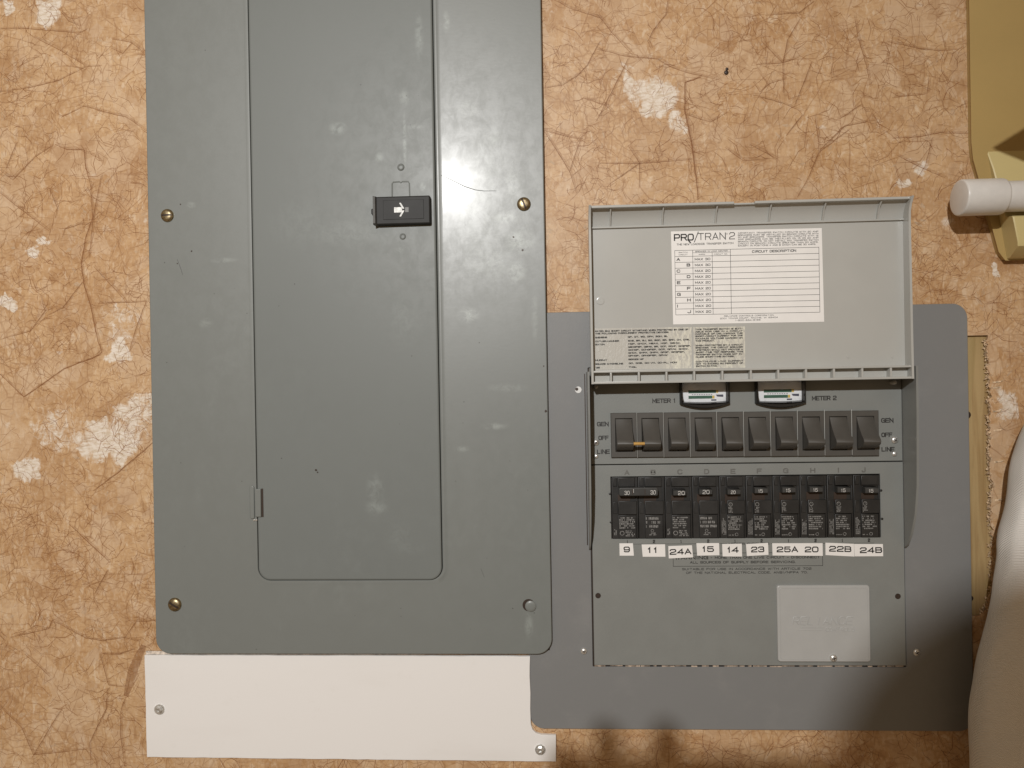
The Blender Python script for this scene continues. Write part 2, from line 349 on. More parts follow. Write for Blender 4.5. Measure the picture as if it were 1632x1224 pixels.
# printed brown veins of the marbling: the long ones traced from the photograph, more of the same kind between them
VEINS=[
(1,(11,349.7),(24.4,341.6),(52.6,331.4),(62.8,317.5),(81.1,296.6)),
(1,(49.1,303.1),(61,299.6),(74.4,295.3),(92.2,293.1),(104,291.9),(115.7,284),(130.4,278.2),(145.1,274.7),(159.7,270.4)),
(1,(52.3,310.4),(44.6,297.2),(39.9,288.4),(32.3,280.5),(17.2,271.3),(-0.9,269)),
(1,(128.3,240.3),(150.3,232.8),(165.1,240.5)),
(1,(49.6,198.6),(86.1,197.4),(111.3,198.4),(132.8,199.6)),
(1,(-0.8,230.6),(14.5,205.2),(22.5,191.5),(28.2,171.7)),
(1,(-0.8,230.6),(25.3,222.9),(34.3,221.1)),
(1,(32.8,221.2),(21.8,191.5)),
(1,(76,213.7),(86.1,197.4),(85,174.5)),
(1,(86.1,197.4),(59,179.8)),
(1,(163.1,209.3),(179,196.9),(199.5,197)),
(1,(185.1,211.6),(209.8,197.4)),
(1,(113.8,345.2),(112.1,331.9),(100,317.5),(95.4,308.7),(98.2,301.1)),
(1,(77.3,293),(61.9,263.6),(46.5,236.4)),
(1,(36.4,258.6),(55.7,251.9),(63.1,244.1)),
(2,(142.8,274),(128,269.4),(127.6,243.3),(130.3,229.8),(133.7,210.3),(136.9,180.4),(138.1,162.5)),
(1,(201,327.4),(230.9,328.4),(244.1,338.1)),
(1,(232.3,323.9),(220.3,304.4),(215.6,283.1),(215.9,256.5)),
(1,(215.6,283.9),(197,304.6)),
(1,(215.6,283.9),(192.2,283.3)),
(1,(215.6,283.9),(230.2,288.5)),
(1,(218.3,269.7),(203.6,265.8),(194.8,258.7),(189.1,267.8)),
(1,(241.1,283.6),(235.7,269),(225.2,244.3)),
(1,(272.6,221.2),(246.3,202.1),(237.2,180.3),(226.8,162.8)),
(1,(280,323.3),(282.6,304.1),(289.4,278.8),(292.7,259.5)),
(1,(308.5,299.4),(334.2,292.5),(351.3,289.6),(369.8,289.6)),
(1,(311.4,212.5),(332.9,213.2),(353,216.2),(380.7,214.3)),
(1,(312,249.2),(340.7,251.1)),
(1,(343.7,264.9),(342.1,251.1)),
(1,(315.5,196.9),(338.2,184.4),(356.7,175.8)),
(1,(345.8,212.1),(339.7,187.3),(332.3,175.8)),
(1,(284.5,243.6),(264.1,231.1)),
(1,(232.3,236.6),(217.5,217.9)),
(1,(188.9,256),(215,247.6),(232.4,239.6)),
(1,(243.2,236.2),(246.4,211),(246.3,202.1)),
(1,(288.6,228),(269.8,225),(246.3,203.6)),
(1,(-516.4,344.6),(-493.6,344.4),(-459,340.1),(-438,337.7),(-430.4,341.1)),
(1,(-517.6,284.6),(-487.2,287.9),(-459.9,293.4),(-432.6,305.5),(-417.6,305.7)),
(1,(-457.6,258.4),(-434.8,268.5),(-406.5,259.5),(-394.6,256.9),(-374,242.4)),
(1,(-467.1,231.7),(-483.9,222),(-506.3,200.8),(-519.1,210.7)),
(1,(-483.2,335.9),(-459.3,323.3),(-432.6,306.2)),
(1,(-455.6,358.1),(-448.3,349.1),(-437.8,344.3)),
(1,(-406.6,330.6),(-388.7,327),(-374,315.6)),
(1,(-408.2,322.7),(-396.4,316.4),(-387.3,326.2)),
(1,(-501.8,235.8),(-509.8,218.5),(-513,211.3)),
(1.3,(-464.1,233.1),(-452.1,227.6),(-435.6,227),(-434.4,210.2),(-430.2,194.1),(-428.8,190.8)),
(1.5,(-430.2,193.7),(-428.6,163.1),(-435.7,144.4),(-440.7,119.7),(-438.8,100.7),(-432.4,80.2),(-429,61.1),(-425.6,45),(-422,34.8),(-431.9,29.1),(-447,25)),
(1,(-419.6,202.1),(-427.8,164.5),(-433.1,123.9)),
(1,(-519.5,189.1),(-504.5,177),(-486.6,163.3),(-471.7,151.2)),
(1,(-480.5,88.6),(-477,75.3),(-491.7,56.6),(-519.2,49.9)),
(1,(-439.5,102.2),(-459.6,77.9),(-474.8,70.9)),
(1,(-428.7,116.5),(-406.7,92.7),(-397.9,82.3)),
(1,(-424.9,81.4),(-378.5,81.9)),
(1,(-378.5,81.9),(-389.5,54.5),(-395.8,34.3)),
(1,(-490.7,109.3),(-484.9,94.5),(-474.3,98.6)),
(1,(-469.5,189.1),(-463,172.8),(-465.5,162.7)),
(1,(-458.3,145),(-456.6,152.2),(-441.5,156.9),(-430.9,156.6)),
(1.2,(-522.9,16.2),(-499.3,-6.2),(-459.6,20),(-423,32.7)),
(1.2,(-457.5,-127.5),(-418,-164.3)),
(1.2,(-373.5,-50.6),(-408.9,-79.3),(-433,-96.1)),
(1.2,(-420.7,-171.6),(-433.6,-193.5)),
(1,(-475.7,-218.7),(-442.9,-235.9),(-427,-238.3),(-405,-235.3),(-390.5,-238.9)),
(1,(-475.7,-219.3),(-479.6,-227),(-506.8,-232.9),(-518,-235.9)),
(1,(-406.1,-293.5),(-410,-303),(-411.1,-326.7),(-407.4,-358.7)),
(1,(-423,-284),(-424.6,-303),(-441.2,-335.2),(-440.4,-359)),
(1,(-503.5,-250.9),(-479.2,-272.3)),
(1,(-429.7,-250.8),(-421.8,-280.5),(-405.9,-282.2)),
(1,(-529.2,-301.1),(-508.5,-320.2),(-496.7,-347),(-480.6,-345.6),(-443.7,-341.2)),
(1,(-496.7,-347.6),(-467.5,-302)),
(1,(-427.3,-250.8),(-410.2,-250.8),(-395.5,-246)),
(1,(-374.3,-219.4),(-393.8,-220.5),(-405,-235.3)),
(8,(-386.9,-242.5),(-398.3,-267.3),(-404.9,-291.1))]

mv, n_, l_, b_ = newmat('vein_print'); t_ = NT(mv); setp(b_, (.32, .138, .052), .45, 0, .3)
at = n_.new('ShaderNodeAttribute'); at.attribute_name = 'ink'
kk = t_.noise(t_.obj(), 160, 4, .65)
tr = n_.new('ShaderNodeBsdfTransparent'); ms = n_.new('ShaderNodeMixShader')
l_.new(t_.math('MULTIPLY', at.outputs['Fac'], t_.step(kk, .22, .58, .25, 1.0)), ms.inputs[0])
l_.new(tr.outputs[0], ms.inputs[1]); l_.new(b_.outputs[0], ms.inputs[2]); l_.new(ms.outputs[0], n_['Material Output'].inputs[0])
vm = MB(); ink = []
def vein(pts, wid, strength, rough=.8):
    out = []
    for a, b in zip(pts[:-1], pts[1:]):
        L = math.hypot(b[0]-a[0], b[1]-a[1]); k = max(1, int(L/4))
        for i in range(k):
            t0 = i/k; x, z = a[0]+(b[0]-a[0])*t0, a[1]+(b[1]-a[1])*t0
            out.append((x+rnd.uniform(-.3, .3)*rough, z+rnd.uniform(-.3, .3)*rough))
    out.append(pts[-1])
    for x, z in out:
        if HX0-2 < x < HX1+1.5 and HZ0-1 < z < HZ1+1: return
    n0 = len(vm.v); vm.ribbon(out, wid, .05+.0000015*len(ink)); ink.extend([strength]*(len(vm.v)-n0))
for v in VEINS:
    wv = v[0]
    if wv == 8: vein(list(v[1:]), 9, .38); continue
    vein(list(v[1:]), .7*wv+.12, .62 if wv > 1.1 else .48)
    vein([(x+rnd.uniform(.8, 1.4), z+rnd.uniform(.5, 1.2)) for x, z in v[1:]], 2.2, .16)
for k in range(520):                                 # bent single veins
    x, z = rnd.uniform(-560, 470), rnd.uniform(-400, 410); a = rnd.uniform(0, 6.28); pts = [(x, z)]
    for i in range(rnd.randint(2, 5)):
        s_ = rnd.uniform(6, 20); a += rnd.gauss(0, .45); x += s_*math.cos(a); z += s_*math.sin(a); pts.append((x, z))
    vein(pts, rnd.uniform(.35, .75), rnd.uniform(.15, .42))
for k in range(120):                                  # creases running together in a star
    x, z = rnd.uniform(-560, 470), rnd.uniform(-400, 410)
    for i in range(rnd.randint(4, 8)):
        a = rnd.uniform(0, 6.28); L = rnd.uniform(8, 34); b2 = a+rnd.gauss(0, .2)
        vein([(x, z), (x+L*.5*math.cos(a), z+L*.5*math.sin(a)), (x+L*.5*math.cos(a)+L*.5*math.cos(b2), z+L*.5*math.sin(a)+L*.5*math.sin(b2))], rnd.uniform(.3, .6), rnd.uniform(.18, .45))
for k in range(1900):                                 # tangles of hair-fine creases
    x0, z0 = rnd.uniform(-560, 470), rnd.uniform(-400, 410)
    for i in range(rnd.randint(5, 11)):
        x, z = x0+rnd.gauss(0, 11), z0+rnd.gauss(0, 11); a = rnd.uniform(0, 6.28); L = rnd.choice((rnd.uniform(4, 11), rnd.uniform(9, 24)))
        vein([(x, z), (x+L*.5*math.cos(a), z+L*.5*math.sin(a)), (x+L*math.cos(a+.3), z+L*math.sin(a+.3))], rnd.uniform(.3, .65), rnd.uniform(.3, .62))
o = print_obj('printed_veins', vm, mv, wall); o['kind'] = 'stuff'
ca = o.data.attributes.new('ink', 'FLOAT', 'POINT'); ca.data.foreach_set('value', ink)

# pale shards of the print between the creases
mfk, n_, l_, b_ = newmat('pale_print'); t_ = NT(mfk); setp(b_, (.70, .54, .37), .45, 0, .3)
at = n_.new('ShaderNodeAttribute'); at.attribute_name = 'ink'; tr = n_.new('ShaderNodeBsdfTransparent'); ms = n_.new('ShaderNodeMixShader')
l_.new(t_.math('MULTIPLY', at.outputs['Fac'], t_.step(t_.noise(t_.obj(), 220, 4, .65), .3, .62, .1, 1.0)), ms.inputs[0])
l_.new(tr.outputs[0], ms.inputs[1]); l_.new(b_.outputs[0], ms.inputs[2]); l_.new(ms.outputs[0], n_['Material Output'].inputs[0])
vm = MB(); ink = []
for k in range(1500):
    x, z = rnd.uniform(-560, 470), rnd.uniform(-400, 410)
    if HX0-14 < x < HX1+14 and HZ0-14 < z < HZ1+14: continue
    a = rnd.uniform(0, 6.28); L = rnd.uniform(2.5, 9); wd = L*rnd.uniform(.16, .6); c, s_ = math.cos(a), math.sin(a)
    sh = [(-L/2, rnd.uniform(-.2, .2)*wd), (-L*rnd.uniform(.05, .3), -wd/2), (L*rnd.uniform(.1, .35), -wd*rnd.uniform(.1, .5)), (L/2, 0), (L*rnd.uniform(-.1, .25), wd/2)]
    vm.add([V3(x+u*c-v*s_, z+u*s_+v*c, .02+.00001*k) for u, v in sh], [(0, 1, 2, 3, 4)]); ink.extend([rnd.uniform(.12, .62)]*5)
o = print_obj('printed_flecks', vm, mfk, wall); o['kind'] = 'stuff'
ca = o.data.attributes.new('ink', 'FLOAT', 'POINT'); ca.data.foreach_set('value', ink)

# torn hardboard fibres along the cut
M_fib = simple('torn_fibre', (.62, .47, .31), .9, vary=.45, nscale=400)
fb = MB()
for (x, z) in hole[2:-3]:
    for j in range(8):
        a = rnd.uniform(-1.4, 1.4); L = rnd.uniform(.8, 4.2); w0 = rnd.uniform(.3, 1.3); xx = x+rnd.uniform(-1.6, 1.4); zz = z+rnd.uniform(-2, 2)
        d0 = rnd.uniform(-2.2, .4)
        c, s_ = math.cos(a), math.sin(a)
        p = [(xx, zz, d0), (xx+w0*s_, zz+w0*c, d0+.2), (xx+w0*s_-L*.5*c, zz+w0*c+L*.5*s_, d0+rnd.uniform(.2, 1.2)), (xx-L*.6*c, zz+L*.6*s_, d0+rnd.uniform(-.2, .8))]
        q = [(u, v, w1-.35) for u, v, w1 in p]; fb.loops([q, p])
for zc in (-7, -12, -33, -50, -78, -112):            # loose curls lifted onto the face
    fb.add([V3(395, zc, .2), V3(400+rnd.uniform(0, 4), zc+1, 1.6), V3(401, zc-.6, .9), V3(395, zc-1.4, .2)], [(0, 1, 2, 3)])
o = fb.build('torn_edge', M_fib, wall); o['kind'] = 'stuff'

# nail and specks
M_dark = simple('dark_metal', (.045, .03, .022), .5, .3)
nl = MB(); nl.lathe(165.2, 277.0, [(1.9, 0), (2.0, .7), (1.4, 1.3), (.5, 1.5)], 14); nl.lathe(165.8, 280.2, [(1.3, 0), (1.3, .6), (.6, .9)], 12)
tag(nl.build('nail', M_dark), 'small dark rusty nail head in the tan marbled wall above the open lid', 'nail')

# ================================================================== bare wood behind the cut-out
mw, n_, l_, b_ = newmat('pine'); t_ = NT(mw); setp(b_, None, .6, 0, .3)
P_ = t_.obj(); g1 = t_.noise(t_.scaled(P_, (1, 1, .06)), 160, 5, .6, .6); g2 = t_.noise(t_.scaled(P_, (1, 1, .12)), 40, 3, .5, 1.0)
c_ = t_.mix(t_.step(g1, .35, .65), (.31, .20, .085), (.42, .30, .145)); c_ = t_.mix(t_.step(g2, .5, .75, 0, .5), c_, (.28, .22, .085)); l_.new(c_, b_.inputs['Base Color'])
l_.new(t_.bump(g1, .4, .0006), b_.inputs['Normal'])
st = thing('wood_stud', 'strip of bare yellow wood showing in the torn wall cut-out right of the grey plate', 'wood strip', (.38, .04, -.5))
q = MB(); q.box(330, 420, -560, 480, -42, -3.6, 1.0); q.build('timber', mw, st)
q = MB(); q.lathe(373.9, -36.4, [(3.4, -3.5), (3.4, -2.6), (2.6, -1.6), (1.0, -1.2)], 16); q.build('screw', M_dark, st)
q = MB(); q.lathe(374.2, -201, [(2.6, -3.5), (2.5, -2.2), (.8, -1.6)], 14); q.build('screw', M_dark, st)

# ================================================================== main breaker panel (grey, left)
G1 = (.180, .193, .183)
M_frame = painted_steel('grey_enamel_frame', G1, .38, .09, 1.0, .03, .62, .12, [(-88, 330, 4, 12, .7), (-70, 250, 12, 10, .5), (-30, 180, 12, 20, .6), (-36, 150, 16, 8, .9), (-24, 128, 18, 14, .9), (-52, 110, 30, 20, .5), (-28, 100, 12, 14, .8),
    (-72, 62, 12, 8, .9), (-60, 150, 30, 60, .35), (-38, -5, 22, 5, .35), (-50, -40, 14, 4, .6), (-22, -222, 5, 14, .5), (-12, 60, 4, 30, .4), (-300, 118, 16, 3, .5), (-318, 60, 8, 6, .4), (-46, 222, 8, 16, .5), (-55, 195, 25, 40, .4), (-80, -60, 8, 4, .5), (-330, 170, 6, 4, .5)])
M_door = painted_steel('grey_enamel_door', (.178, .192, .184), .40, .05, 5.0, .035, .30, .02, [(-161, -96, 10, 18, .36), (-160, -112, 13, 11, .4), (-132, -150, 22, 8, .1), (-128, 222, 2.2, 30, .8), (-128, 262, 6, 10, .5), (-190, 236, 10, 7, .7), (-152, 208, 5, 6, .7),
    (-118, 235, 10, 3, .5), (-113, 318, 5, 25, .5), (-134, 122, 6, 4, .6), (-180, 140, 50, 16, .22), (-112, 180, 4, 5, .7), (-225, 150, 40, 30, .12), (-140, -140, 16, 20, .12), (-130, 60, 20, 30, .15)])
M_brass = simple('old_brass', (.34, .275, .165), .40, 1.0, vary=.4, nscale=500)
M_zinc = simple('zinc', (.72, .72, .70), .34, .78, vary=.2, nscale=600)
M_black = simple('black_plastic', (.020, .020, .019), .55, spec=.3, vary=.2, bump=.1)
bp_ = thing('breaker_panel', 'tall grey steel breaker panel with a closed door and black latch', 'breaker panel', (-.186, 0, -.249))
X0, X1, Z0, Z1 = -371.2, -1.4, -248.3, 640
DX0, DX1, DZ0, DZ1 = -272.5, -100.4, -180.0, 560
def fl(off, d, r=14): return [(x, z, d) for x, z in rrect(X0+off, X1-off, Z0+off, Z1-off, max(1, r-off), 8)]
def hl(off, d, r=12): return [(x, z, d if d < 6.9 else 6.9+(d-6.9)*(1 if x > DX1-3 else .12)) for x, z in rrect(DX0-off, DX1+off, DZ0-off, DZ1+off, r+off, 8)]
outer = [fl(.3, 2.0), fl(0, 2.6), fl(0, 6.2), fl(.15, 6.6), fl(.5, 6.85), fl(1.0, 6.9)]
inner = [hl(6.0, 6.9), hl(4.2, 6.97), hl(3.2, 7.25), hl(2.2, 7.35), hl(1.2, 7.25), hl(.4, 6.9), hl(.1, 6.2), hl(.1, 2.5)]
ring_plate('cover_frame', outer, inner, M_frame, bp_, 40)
q = MB(); q.box(X0+2, X1-2, Z0+2, Z1-2, .3, 2.0); q.build('back_box', M_dark, bp_)
# door: hinged on the left, latch side standing slightly proud
def dd(x, d): return d+(x-DX0)/(DX1-DX0)*1.8
def dloop(off, d): return [(x, z, dd(x, d)) for x, z in rrect(DX0+.35+off, DX1-.45-off, DZ0+.35+off, DZ1-off, max(1, 11.5-off), 8)]
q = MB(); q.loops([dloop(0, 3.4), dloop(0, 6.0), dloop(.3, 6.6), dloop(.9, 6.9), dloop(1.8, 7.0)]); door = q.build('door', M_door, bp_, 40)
# pressed ridges, dimples and the notch around the latch
q = MB()
def bead(mb, pts, r, d):
    ls = []
    for i, (x, z) in enumerate(pts):
        a = pts[max(0, i-1)]; b = pts[min(len(pts)-1, i+1)]; ux, uz = b[0]-a[0], b[1]-a[1]; L = math.hypot(ux, uz)
        ls.append([(x-uz/L*r*math.cos(R(k)), z+ux/L*r*math.cos(R(k)), d+r*.8*math.sin(R(k))) for k in range(0, 360, 45)])
    mb.loops(ls)
bead(q, [(-140.4, 171), (-140.3, 183.5), (-139.2, 185), (-133.5, 185.2), (-132.2, 184.2), (-130.8, 185.2), (-125.4, 185), (-124.4, 183.5), (-124.2, 171)], .75, 8.3)
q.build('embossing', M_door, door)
for (x, z, r) in ((-131.9, 198.4, 3.4), (-131.3, 135.0, 3.0)):
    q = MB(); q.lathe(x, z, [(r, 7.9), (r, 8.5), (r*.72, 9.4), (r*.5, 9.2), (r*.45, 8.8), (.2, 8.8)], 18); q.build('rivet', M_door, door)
# latch
la = MB(); la.plate(rrect(-154.5, -104.7, 145.0, 170.6, 1.4, 3), 8.0, 14.5, 1.2); lat = la.build('latch', M_black, bp_)
q = MB(); q.box(-147.6, -110.6, 149.5, 167.0, 14.45, 14.9, .3); q.build('finger_pad', M_black, lat)
q = MB(); q.loops([[(-156.2, 145, 8), (-153.5, 145, 8), (-153.5, 171, 8), (-156.2, 171, 8)], [(-156.8, 145, 16), (-154.0, 145.4, 15), (-154.0, 170.6, 15), (-156.8, 171, 16)], [(-156.4, 146, 17.4), (-154.6, 146, 17.0), (-154.6, 170, 17.0), (-156.4, 170, 17.4)]])
q.build('lip', simple('latch_lip', (.10, .10, .095), .25, vary=.2), lat, 60)
q = MB(); q.plate(rrect(-159.4, -155.5, 155.2, 160.6, 1.2, 3), 8.0, 12, .6); q.build('catch', M_black, lat)
M_mark = simple('worn_silver', (.42, .42, .40), .45, .2, vary=.35, nscale=300)
q = MB(); q.box(-137.6, -130.2, 155.4, 160.4, 14.8, 15.3, .2)
for sgn in (1, -1):
    q.plate([(-133.0, 158+sgn*6.2), (-131.2, 158+sgn*6.4), (-128.0, 158+sgn*.9), (-129.8, 158+sgn*.5)][::(-1 if sgn > 0 else 1)], 14.8, 15.4, .2)
q.build('arrow_mark', M_mark, lat)
q = MB(); q.box(-127.6, -124.2, 155.6, 160.2, 14.8, 15.1, .15); q.build('arrow_tail', simple('grey_mark', (.14, .14, .135), .5), lat)
# hinge
h = MB(); h.plate(rrect(-279.0, -274.6, -122.6, -92.0, 1.6, 3), 6.4, 8.2, .8); h.plate(rrect(-273.9, -268.2, -120.8, -94.8, .6, 2), 6.2, 8.6, .7)
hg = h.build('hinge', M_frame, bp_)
q = MB(); q.box(-268.1, -266.3, -121.0, -94.6, 7.0, 7.35); q.build('slot', M_dark, hg)
q = MB()
for i in range(2): q.lathe(-275.4+i*2.2, -123.8, [(1.0, 6.6), (1.0, 7.4), (.3, 7.9)], 10)
q.build('bare_spot', M_zinc, hg)
# screws
def slotted(name, x, z, r, d, mat, parent, ang=0, h=3.0):
    q = MB(); q.lathe(x, z, [(r*1.02, d), (r, d+h*.35), (r*.86, d+h*.72), (r*.55, d+h*.95), (r*.1, d+h)], 24); s_ = q.build(name, mat, parent, 50)
    q = MB(); c, s2 = math.cos(R(ang)), math.sin(R(ang)); pr = []
    for k in range(9):
        u = -r*.9+r*1.8*k/8; rr_ = abs(u)/r; pf = ((0, 1.0), (.1, 1.0), (.55, .95), (.86, .72), (1.0, .35)); kx = next(i for i in range(4) if rr_ <= pf[i+1][0]); dd_ = d+h*(pf[kx][1]+(pf[kx+1][1]-pf[kx][1])*(rr_-pf[kx][0])/(pf[kx+1][0]-pf[kx][0]))+.10
        pr.append((u, dd_))
    vs = []; hw = r*.15
    for u, dz in pr: vs += [V3(x+u*c-hw*s2, z+u*s2+hw*c, dz), V3(x+u*c+hw*s2, z+u*s2-hw*c, dz)]
    q.add(vs, [(2*i, 2*i+1, 2*i+3, 2*i+2) for i in range(8)]); q.build('slot', M_dark, s_)
    return s_
slotted('screw', -352.4, 160.8, 6.0, 6.8, M_brass, bp_, 2)
slotted('screw', -20.0, 161.7, 6.2, 6.8, M_brass, bp_, 112)
slotted('screw', -352.2, -202.0, 6.3, 6.8, M_brass, bp_, -32)
q = MB(); q.lathe(-22.0, -203.4, [(5.6, 6.75), (5.6, 6.95)], 24); hr = q.build('screw_hole', M_dark, bp_)
q = MB(); q.lathe(-20.2, -204.2, [(5.0, 6.8), (5.0, 7.8), (4.3, 8.3), (2.5, 8.5), (.3, 8.55)], 24); q.build('plug', M_frame, hr)
M_scr = simple('scratch_dark', (.08, .085, .08), .6)
for pts_, wd_ in (([(-95.5, 190.5), (-86, 186), (-74, 179.5), (-64, 176), (-56, 174.8), (-45, 174.6)], .65), ([(-344, 120), (-341, 112), (-339, 105)], .5), ([(-65, -170), (-62, -178)], .5)):
    q = MB(); q.ribbon(pts_, wd_, 6.97); print_obj('scratch', q, M_scr, bp_)
for (x, z, r) in ((-4.5, 14, 1.0), (-3.2, -27, 1.6), (-30, 132, 1.2), (-22, 120, 1.3), (-216, -78, 1.2), (-214.5, -80, .9), (-344, 116, .8), (-330, 127, 1.0), (-340, 171, .9)):
    q = MB(); q.add([V3(x+r*rnd.uniform(.5, 1)*math.cos(k), z+r*rnd.uniform(.5, 1)*math.sin(k), 7.05+(1.3 if -272 < x < -100 else 0)) for k in range(0, 6)], [(0, 1, 2, 3, 4, 5)])
    print_obj('paint_chip', q, M_dark, bp_)

# ================================================================== white filler board
mwb, n_, l_, b_ = newmat('white_board'); t_ = NT(mwb); setp(b_, (.80, .785, .765), .45, 0, .4)
l_.new(t_.mix(t_.math('ADD', t_.step(t_.noise(t_.obj(), 60, 5, .7), .60, .8, 0, .18), t_.step(t_.noise(t_.scaled(t_.obj(), (.3, 1, 1)), 12, 4, .6), .5, .8, 0, .22)), (.80, .785, .765), (.60, .57, .52)), b_.inputs['Base Color'])
wb = thing('filler_board', 'white painted filler board with a notched right end below the grey breaker panel', 'board', (-.19, 0, -.347))
poly = [(-383.9, -346.8), (.4, -347.9), (.8, -323.8), (-12.5, -323.4), (-17.5, -321.8), (-20.6, -318.5), (-22.0, -313.5), (-22.2, -300), (-21.8, -285), (-22.3, -270), (-21.6, -251.5), (-384.4, -250.9)]
pw = []
for (xa, za), (xb, zb_) in zip(poly, poly[1:]+poly[:1]):         # hand-cut edges wander a little
    k = max(1, int(math.hypot(xb-xa, zb_-za)/9))
    for i in range(k): pw.append((xa+(xb-xa)*i/k+(rnd.uniform(-.22, .22) if i else 0), za+(zb_-za)*i/k+(rnd.uniform(-.22, .22) if i else 0)))
q = MB(); q.plate(pw, .2, 3.4, .3); q.build('board', mwb, wb)
q = MB(); q.box(-384, -120, -250.6, -247.6, .2, 1.6); q.build('edge_strip', simple('raw_board_edge', (.60, .52, .44), .8, vary=.4, nscale=300), wb)
def hexhead(x, z, r, d, parent, mat=M_zinc):
    q = MB(); q.lathe(x, z, [(r, d), (r, d+.7), (r*.92, d+1.1)], 24); s_ = q.build('screw', mat, parent, 50)
    q = MB(); q.lathe(x, z, [(r*.68, d+1.0), (r*.66, d+2.6), (r*.5, d+3.1), (r*.3, d+3.0), (r*.28, d+2.2), (.1, d+2.2)], 6); q.build('hex_head', mat, s_, 20)
def panhead(x, z, r, d, parent, mat=M_zinc, cross=True, ang=20):
    q = MB(); q.lathe(x, z, [(r, d), (r, d+.5), (r*.9, d+r*.38), (r*.6, d+r*.6), (r*.1, d+r*.68)], 22); s_ = q.build('screw', mat, parent, 60)
    if cross:
        q = MB()
        for a in (ang, ang+90):
            c, s2 = math.cos(R(a)), math.sin(R(a)); L, hw = r*.5, r*.11
            q.add([V3(x+u*c-v*s2, z+u*s2+v*c, d+r*.70) for u, v in ((-L, -hw), (L, -hw), (L, hw), (-L, hw))], [(0, 1, 2, 3)])
        print_obj('cross_slot', q, M_dark, s_)
hexhead(-370.7, -301.6, 4.9, 3.4, wb); hexhead(-13.8, -336.8, 4.9, 3.4, wb)

# ================================================================== transfer switch (grey, right)
G2 = (.215, .208, .192)
def worn_plate():
    m, n, l, bb = newmat('plate_paint_worn'); t = NT(m); c = (.200, .203, .202); setp(bb, c, .42, 0, .4); P = t.obj()
    dust = t.step(t.noise(P, 22, 6, .7), .48, .78, 0, .22); sc = t.math('MULTIPLY', t.step(t.noise(t.scaled(P, (1, 1, .05)), 240, 2, .5, .3), .70, .76), t.step(t.noise(P, 18, 2), .55, .7, 0, .35))
    l.new(t.mix(t.math('MAXIMUM', dust, sc), c, (.30, .295, .285)), bb.inputs['Base Color'])
    l.new(t.math('ADD', .36, t.math('MULTIPLY', t.noise(P, 40, 5, .65), .16)), bb.inputs['Roughness'])
    l.new(t.bump(t.noise(P, 700, 2), .25, .0002), bb.inputs['Normal']); return m
M_plate = worn_plate()
M_face = simple('face_paint', (.212, .220, .208), .5, vary=.03, nscale=40, bump=.5, bscale=1100, spec=.4)
M_wing = simple('grey_plastic', (.212, .218, .208), .32, vary=.03, bump=.1)
M_lid = simple('lid_plastic', (.425, .425, .40), .24, vary=.025, nscale=18, bump=.06, bscale=500)
M_brown = simple('brown_plastic', (.074, .069, .061), .46, vary=.06, bump=.12)
M_brk = simple('breaker_plastic', (.020, .0195, .0185), .42, vary=.25, bump=.15)
M_hand = simple('handle_plastic', (.040, .040, .038), .45, vary=.2)
M_ink = simple('black_ink', (.025, .024, .022), .6, vary=.15)
M_grink = simple('soft_ink', (.12, .118, .108), .6, vary=.15, nscale=300)
M_wink = simple('worn_white_ink', (.19, .187, .178), .6, vary=.5, nscale=900)
M_win2 = simple('white_ink', (.62, .61, .58), .6, vary=.3, nscale=900)
M_paper = simple('paper', (.80, .785, .76), .5, vary=.02)
ts = thing('transfer_switch', 'grey ten-circuit transfer switch with open lid, rocker switches and black breakers', 'transfer switch', (.175, 0, -.318))
PX0, PX1, PZ0, PZ1 = -22.6, 373.2, -318.6, 63.2
FX0, FX1, FZ0, FZ1 = 35.6, 315.2, -261.4, 12
def pl(off, d, r=13): return [(x, z, d) for x, z in rrect(PX0+off, PX1-off, PZ0+off, PZ1-off, r-off, 8)]
def ph(off, d): return [(x, z, d) for x, z in rrect(FX0-off, FX1+off, FZ0-off, FZ1+off, .8+off, 2)]
ring_plate('mounting_plate', [pl(0, .3), pl(0, 1.3), pl(.2, 1.7), pl(.6, 1.9)], [ph(.4, 1.9), ph(.1, 1.7), ph(.1, .4)], M_plate, ts, 40)
q = MB(); q.box(FX0-.4, FX1+.4, FZ0-.4, 60, .05, .25); q.build('back_box', M_dark, ts)
q = MB(); fr = random.Random(5)                       # torn board showing in the slit under the face
x = 37
while x < 312:
    L = fr.uniform(3, 14); q.box(x, min(x+L, 313), -261.2, -260.2+fr.uniform(-.3, .6), .3, fr.uniform(1.0, 2.5)); x += L+fr.uniform(.2, 5)
q.build('gap_debris', simple('gap_fibre', (.40, .32, .25), .9, vary=.6, nscale=250), ts)
# faceplates
q = MB(); q.plate(rect(37.0, 313.9, -76.2, 11.5), .2, 4.0, .5); face_u = q.build('upper_faceplate', M_face, ts)
BW0, BW1 = 54.4, 293.9
q = MB(); outp = rect(36.9, 314.0, -259.2, -77.2); hp = rect(BW0, BW1, -144.2, -87.6)
def lp(p, off, d): return [(x, z, d) for x, z in inset(p, off)]
face_l = ring_plate('lower_faceplate', [lp(outp, 0, .2), lp(outp, 0, 3.6), lp(outp, .15, 3.9), lp(outp, .5, 4.0)], [lp(hp, -.3, 4.0), lp(hp, 0, 3.7), lp(hp, 0, .3)], M_face, ts, 40)
# side wings
wing = [(8, 0.5), (8, 29.5), (-30, 29.5), (-95, 27.6), (-120, 23.5), (-138, 16.5), (-149, 9.5), (-154.2, 3.0), (-154.4, .5)]
for x0, x1 in ((33.9, 35.5), (314.3, 316.2)):
    q = MB(); q.loops([[(x0, z, d) for z, d in wing], [(x1, z, d) for z, d in wing]]); q.build('side_wing', M_wing, ts, 40)
q = MB(); q.box(32.2, 33.0, -150, 6.5, 1.7, 2.4); q.build('slit', M_dark, ts)
